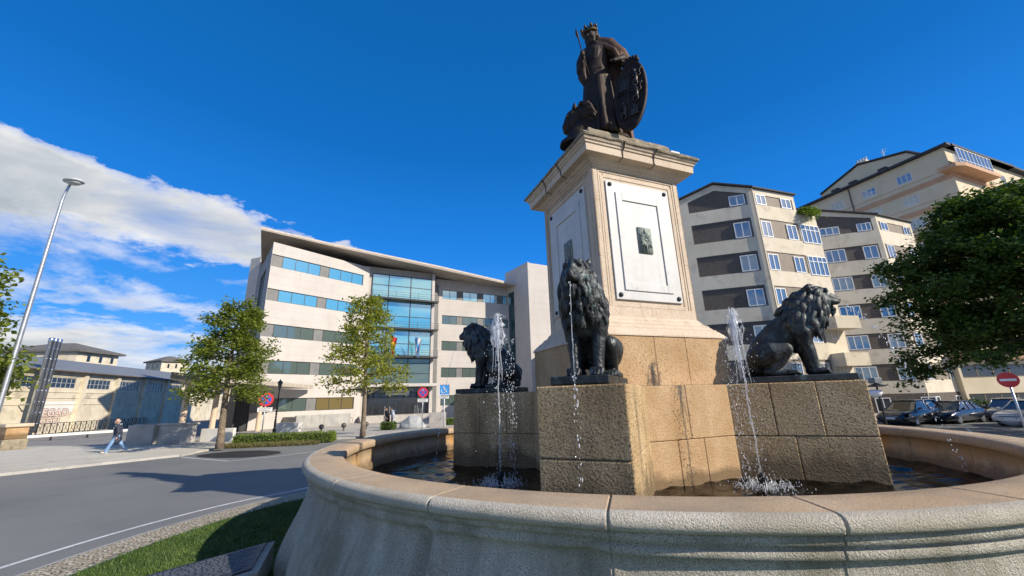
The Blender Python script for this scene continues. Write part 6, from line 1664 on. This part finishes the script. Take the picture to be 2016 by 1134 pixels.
make_car((26.75, 28.35), deg(201), paint('paint_black', (.010, .011, .014)), 'black estate car parked nose to the viewer, beside the lion block', 4.7, 1.86, 1.56, True)
make_car((29.75, 28.5), deg(198), paint('paint_navy', (.008, .012, .024)), 'dark blue hatchback parked behind the black estate car', 4.35, 1.80, 1.42, False)
make_car((34.2, 29.0), deg(214), paint('paint_silver', (.20, .20, .19)), 'silver-grey car facing the viewer near the no-entry sign', 4.4, 1.8, 1.46, False)
make_car((31.0, 25.2), deg(196), paint('paint_white', (.55, .57, .60)), 'white car just entering the frame at the right edge', 4.4, 1.8, 1.46, False)
# ================================================================ people
skin = M('skin', (.46, .27, .19), (.55, .33, .24), 9, .55)
denim = M('denim', (.15, .28, .50), (.24, .38, .60), 8, .85, .3, 60); navy_cloth = M('navy_cloth', (.022, .030, .055), (.045, .058, .09), 6, .8, .3, 40)
black_cloth = M('black_cloth', (.012, .012, .014), (.022, .022, .025), 6, .85, .3, 40); shoe_w = M('shoe_pale', (.52, .47, .38), (.62, .57, .48), 6, .7); shoe_d = M('shoe_dark', (.02, .02, .02), None)
grey_lining = M('grey_lining', (.40, .42, .46), (.5, .52, .55), 6, .8); puffer_blue = M('puffer_blue', (.10, .22, .42), (.15, .28, .5), 6, .7)
def stripe_mat():
    mt = bpy.data.materials.new('striped_puffer'); mt.use_nodes = True; t = mt.node_tree; q = G(t); b = t.nodes['Principled BSDF']
    tcn = q.n('ShaderNodeTexCoord'); sp = q.n('ShaderNodeSeparateXYZ'); q.l(tcn.outputs['Object'], sp.inputs[0])
    f = q.math('FRACT', q.math('MULTIPLY', sp.outputs[2], 9.0)); c = q.ramp(f, [(.45, (.62, .66, .70)), (.52, (.10, .14, .20))]); q.l(c, b.inputs['Base Color']); b.inputs['Roughness'].default_value = .7; return mt
stripe_m = stripe_mat()
def person(loc, ang, lab, coat, trouser, shoe, legs, arms, hair=None, lean=0.0, hood=None, coat_len=.80, extra=None):
    """x forward, y left; legs = ((hip->knee angle, knee->foot angle) for right, left), forward positive"""
    root = empty('person', loc, ang, lab, 'person')
    hipz = .90; sh = Vector((lean, 0, 1.42)); neck = sh + Vector((.03 + lean * .3, 0, .10)); head = neck + Vector((.035 + lean * .35, 0, .13))
    joints_ = []
    lowest = 9
    for i, s in enumerate((-1, 1)):
        a, b = legs[i]; h = Vector((0, .09 * s, hipz)); k = h + Vector((math.sin(a) * .43, 0, -math.cos(a) * .43)); f = k + Vector((math.sin(b) * .42, 0, -math.cos(b) * .42))
        joints_.append([h, k, f, b]); lowest = min(lowest, f.z)
    dz = .075 - lowest
    for j in joints_:
        for q in range(3): j[q] = j[q] + Vector((0, 0, dz))
    up = Vector((0, 0, dz)); sh += up; neck += up; head += up; hip = Vector((0, 0, hipz + dz))
    arm = []
    for i, s in enumerate((-1, 1)):
        a, b = arms[i]; S = sh + Vector((0, .195 * s, -.02)); E = S + Vector((math.sin(a) * .29, .05 * s, -math.cos(a) * .29)); W = E + Vector((math.sin(b) * .25, -.02 * s, -math.cos(b) * .25)); arm.append((S, E, W, b))
    b_ = MB()
    b_.limb([hip, (hip + sh) / 2, sh], [.13, .125, .13], 12); b_.limb([sh, neck], [.08, .058], 10)
    b_.ell(head + Vector((0, 0, .04)), (.095, .078, .118), 14, 10); b_.limb([head + Vector((.05, 0, -.04)), head + Vector((.062, 0, -.075))], [.055, .036], 8)
    b_.limb([head + Vector((.088, 0, .035)), head + Vector((.112, 0, .0)), head + Vector((.10, 0, -.014))], [.012, .017, .012], 6)
    b_.limb([head + Vector((.088, .028, -.045)), head + Vector((.092, 0, -.045)), head + Vector((.088, -.028, -.045))], [.009, .011, .009], 6)
    for s in (-1, 1): b_.ell(head + Vector((-.005, .08 * s, .02)), (.022, .012, .032), 8, 6); b_.limb([head + Vector((.085, .018 * s, .055)), head + Vector((.07, .05 * s, .055))], [.011, .009], 6)
    for j in joints_: b_.limb([j[0], j[1], j[2]], [.085, .058, .042], 10)
    for (S, E, W, b) in arm:
        b_.limb([S, E, W], [.055, .042, .032], 10); d = Vector((math.sin(b), 0, -math.cos(b))); side = 1 if W.y > 0 else -1
        b_.limb([W, W + d * .075], [.032, .036], 8)
        for k in range(4): y = (k - 1.5) * .019; c0 = W + d * .085 + Vector((0, y, 0)) ; b_.limb([c0, c0 + d * .045 + Vector((.008, 0, 0)), c0 + d * (.075 - .008 * abs(k - 1.3)) + Vector((.022, 0, 0))], [.0105, .010, .009], 6)
        c0 = W + d * .03 + Vector((.03, -.012 * side, 0)); b_.limb([c0, c0 + d * .03 + Vector((.022, 0, 0)), c0 + d * .055 + Vector((.026, 0, 0))], [.012, .011, .009], 6)
    body = b_.remesh('body', skin, root, .0125, 2)
    c = MB()
    hem = hip + Vector((0, 0, hipz * 0 - (coat_len - .62)))
    c.limb([hem, hip, (hip + sh) / 2, sh + Vector((0, 0, -.04))], [.185, .175, .175, .165], 16); c.limb([sh + Vector((0, -.17, -.02)), sh + Vector((0, 0, .02)), sh + Vector((0, .17, -.02))], [.09, .115, .09], 12)
    for (S, E, W, b) in arm: c.limb([S, E, E.lerp(W, .94)], [.088, .074, .058], 12)
    jk = c.remesh('jacket', coat, root, .02, 3, post=lambda a: a + .006 * np.sin(a[:, [2, 0, 1]] * 34))
    t_ = MB()
    t_.limb([hip + Vector((0, -.07, 0)), hip + Vector((0, .07, 0))], [.135, .135], 12)
    for j in joints_: t_.limb([j[0], j[1], j[1].lerp(j[2], .97)], [.112, .082, .068], 12)
    t_.remesh('trousers', trouser, root, .018, 2, post=lambda a: a + .005 * np.sin(a[:, [2, 0, 1]] * 41))
    for j in joints_:
        s_ = MB(); f, b = j[2], j[3]; tilt = b * .55; d = Vector((math.cos(tilt), 0, math.sin(tilt))); p0 = f + Vector((-.05 * d.x, 0, -.035 - .05 * d.z))
        s_.limb([p0, p0 + d * .10, p0 + d * .20], [.046, .048, .040], 10); s_.remesh('shoe', shoe, root, .012, 2)
    if hair is not None:
        h_ = MB(); h_.ell(head + Vector((-.018, 0, .065)), (.096, .088, .105), 14, 10); h_.build('hair', hair, root, True)
    if hood is not None:
        h_ = MB(); h_.limb([sh + Vector((-.06, -.09, .05)), sh + Vector((-.13, 0, .08)), sh + Vector((-.06, .09, .05))], [.07, .085, .07], 10); h_.remesh('hood', hood, root, .018, 2)
    if extra: extra(root, sh, hip, head)
    return root
def man_extra(root, sh, hip, head):
    m_ = MB()
    for s in (-1, 1): m_.tube([sh + Vector((.10, .045 * s, .06)), sh + Vector((.165, .035 * s, -.08)), hip + Vector((.185, .05 * s, -.05))], [.022, .018, .016], 6)
    m_.limb([sh + Vector((-.05, -.10, .085)), sh + Vector((-.09, 0, .10)), sh + Vector((-.05, .10, .085))], [.028, .034, .028], 8)
    m_.build('collar', grey_lining, root, True)
    m_ = MB(); m_.limb([sh + Vector((.13, 0, -.05)), hip + Vector((.155, 0, .05))], [.05, .06], 8); m_.build('pullover', black_cloth, root, True)
    m_ = MB(); m_.limb([head + Vector((-.05, 0, -.02)), head + Vector((-.075, 0, .03))], [.062, .055], 10); m_.build('hair', M('hair_grey', (.30, .27, .25), (.4, .37, .34), 20, .9), root, True)
man_ = person((-22.5, 23.6, .10), math.radians(218), 'bald man in a dark jacket and blue jeans walking across the plaza', navy_cloth, denim, shoe_w, ((-.42, -.62), (.44, .30)), ((.12, .35), (-.20, .10)), None, .03, None, .84, man_extra); man_.scale = (1.10, 1.22, 1.03)
def cap_extra(root, sh, hip, head):
    m_ = MB(); m_.ell(head + Vector((0, 0, .085)), (.10, .088, .075), 12, 8); m_.limb([head + Vector((.08, -.03, .08)), head + Vector((.15, 0, .07)), head + Vector((.08, .03, .08))], [.02, .018, .02], 6); m_.build('cap', M('cap_maroon', (.10, .035, .03), (.15, .05, .045), 6, .85), root, True)
    m_ = MB(); m_.cbox(hip.x + .08, hip.x + .30, -.30, -.12, hip.z - .34, hip.z - .02, .02); m_.build('shopping_bag', M('bag_white', (.6, .6, .62), (.7, .7, .7), 4, .7), root)
person((-12.15, 39.5, .11), math.radians(205), 'person in a dark coat and maroon cap walking close beside the striped jacket', black_cloth, black_cloth, shoe_d, ((-.35, -.55), (.32, .15)), ((.25, .6), (-.15, .15)), None, .10, None, .98, cap_extra)
person((-11.6, 39.3, .11), math.radians(195), 'person in a white and dark striped puffer jacket with a blue hood', stripe_m, black_cloth, shoe_d, ((-.28, -.45), (.28, .12)), ((.05, .2), (-.25, -.05)), M('hair_dark', (.03, .022, .018), (.05, .04, .03), 20, .8), .08, puffer_blue, .86)
# ================================================================ water in the air
def icos(mb, c, r, rr):
    mb.ell(c, (r * rr.uniform(.6, 1.1), r * rr.uniform(.6, 1.1), r * rr.uniform(.8, 2.6)), 6, 4)
def jet(loc, H, lab, seed, plume_h=.55, spread=.16, second=None):
    root = empty('water_jet', loc, 0, lab, 'water jet', 'upright jets in the basin'); rr = random.Random(seed)
    mb = MB(); mb.lathe([(.05, -.45), (.05, .06), (.062, .07), (.062, .20), (.045, .235), (.02, .235)], 14); mb.build('nozzle', iron_dark, root, True)
    s = MB(); n = 60; P = []; R = []
    for i in range(n + 1):
        t = i / n; P.append((.018 * math.sin(t * 21 + seed) * t + rr.gauss(0, .0035), .018 * math.cos(t * 17) * t + rr.gauss(0, .0035), .235 + (H - .235) * t)); R.append(.0065 + .007 * t + abs(rr.gauss(0, .0035)))
    s.tube(P, R, 7); s.build('stream', spray_m, root, True)
    # plume: a ragged bell of falling water, strings and drops
    d = MB()
    def fall(vx, vy, z0, tmax):
        out = []
        for i in range(9): t = tmax * i / 8; out.append(Vector((vx * t + rr.gauss(0, .006), vy * t + rr.gauss(0, .006), z0 + .35 * t - 4.9 * t * t)))
        return out
    v = MB()
    for k in range(30):
        a = rr.uniform(0, 2 * PI); sp = rr.uniform(.12, 1) * spread * 1.7; q = fall(math.cos(a) * sp, math.sin(a) * sp, H - rr.uniform(0, .16), rr.uniform(.22, .52))
        v.tube(q, [rr.uniform(.002, .008) for _ in q], 5)
    nv, nr = 28, 9; vs = []
    for i in range(nr):
        t = i / (nr - 1); rad = spread * (.10 + .72 * math.sin(PI * min(1, t * .78 + .05)))
        for k in range(nv):
            a = 2 * PI * k / nv; vs.append((rad * math.cos(a) * (1 + rr.gauss(0, .16)), rad * math.sin(a) * (1 + rr.gauss(0, .16)), H + .06 - plume_h * t + rr.gauss(0, .02)))
    v.add(vs, [(i * nv + k, i * nv + (k + 1) % nv, (i + 1) * nv + (k + 1) % nv, (i + 1) * nv + k) for i in range(nr - 1) for k in range(nv) if rr.random() < .55])
    v.build('plume', spray_m, root, True)
    for k in range(420):
        a = rr.uniform(0, 2 * PI); t = rr.random() ** 1.6; z = H + .05 - t * (H - .1); rad = abs(rr.gauss(0, spread * (.35 + 1.0 * t ** .5)))
        icos(d, (rad * math.cos(a), rad * math.sin(a), z), rr.uniform(.003, .0085), rr)
    if second:
        for k in range(260):
            t = rr.random(); icos(d, (second[0] * (1 + .15 * t) + rr.gauss(0, .05), second[1] + rr.gauss(0, .05), H - .45 - t * (H - .6)), rr.uniform(.003, .009), rr)
    tag(d.build('drops', drop_m, root, True), kind='stuff')
    f = MB()
    for k in range(480):
        a = rr.uniform(0, 2 * PI); rad = abs(rr.gauss(0, .28)) + .06; z = max(.0, rr.gauss(.02, .05) * (1.2 - rad)); icos(f, (rad * math.cos(a), rad * math.sin(a), z + .01), rr.uniform(.0025, .009), rr)
    for k in range(40):
        a = rr.uniform(0, 2 * PI); rad = rr.uniform(.05, .30); f.tube([(rad * math.cos(a), rad * math.sin(a), 0), (rad * 1.25 * math.cos(a), rad * 1.25 * math.sin(a), rr.uniform(.05, .17)), (rad * 1.5 * math.cos(a), rad * 1.5 * math.sin(a), 0)], [.007, .003, .006], 5)
    tag(f.build('splash', drop_m, root, True), kind='stuff')
jet((3.95, 7.02, .9), 2.90, 'tall water jet with a ragged plume in front of the right lion block', 3, .62, .15, (-.20, 0))
jet((-.31, 7.85, .9), 3.10, 'tall water jet with a bell plume in front of the left lion', 7, .70, .17, (.22, .05))
def spout(ang_local, dist, v0, lab, seed, thick, zend, dropn):
    a = PR + ang_local
    root = empty('water_spout', (CX + math.cos(a) * dist, CY + math.sin(a) * dist, ZT), a, lab, 'water spout', 'spouts from the lions\' mouths'); rr = random.Random(seed)
    x0, z0 = .93, 1.42; T = math.sqrt((z0 - zend) / 4.9); s = MB()
    n = 46; P = [Vector((x0 + v0 * T * i / n + rr.gauss(0, .003), rr.gauss(0, .003), z0 - 4.9 * (T * i / n) ** 2)) for i in range(n + 1)]
    cut = int(n * dropn); s.tube(P[:cut], [thick * rr.uniform(.6, 1.35) for _ in P[:cut]], 6); s.build('stream', spray_m, root, True)
    d = MB()
    for i in range(cut - 3, n):
        for _ in range(3): q = P[i].lerp(P[i + 1], rr.random()); icos(d, q + Vector((rr.gauss(0, .02), rr.gauss(0, .018), rr.gauss(0, .03))), rr.uniform(.004, .014), rr)
    for i in range(0, cut, 3): icos(d, P[i] + Vector((rr.gauss(0, .01), rr.gauss(0, .01), 0)), rr.uniform(.004, .010), rr)
    tag(d.build('drops', drop_m, root, True), kind='stuff')
spout(math.radians(-135), 3.28, .22, 'thin water thread falling from the mouth of the front lion', 1, .0052, -1.65, .72)
spout(math.radians(-45), 3.28, 1.45, 'broken arc of drops from the mouth of the right lion', 2, .006, -1.65, .16)
spout(math.radians(135), 3.38, .95, 'thin water arc from the mouth of the left lion', 5, .0055, -1.65, .80)
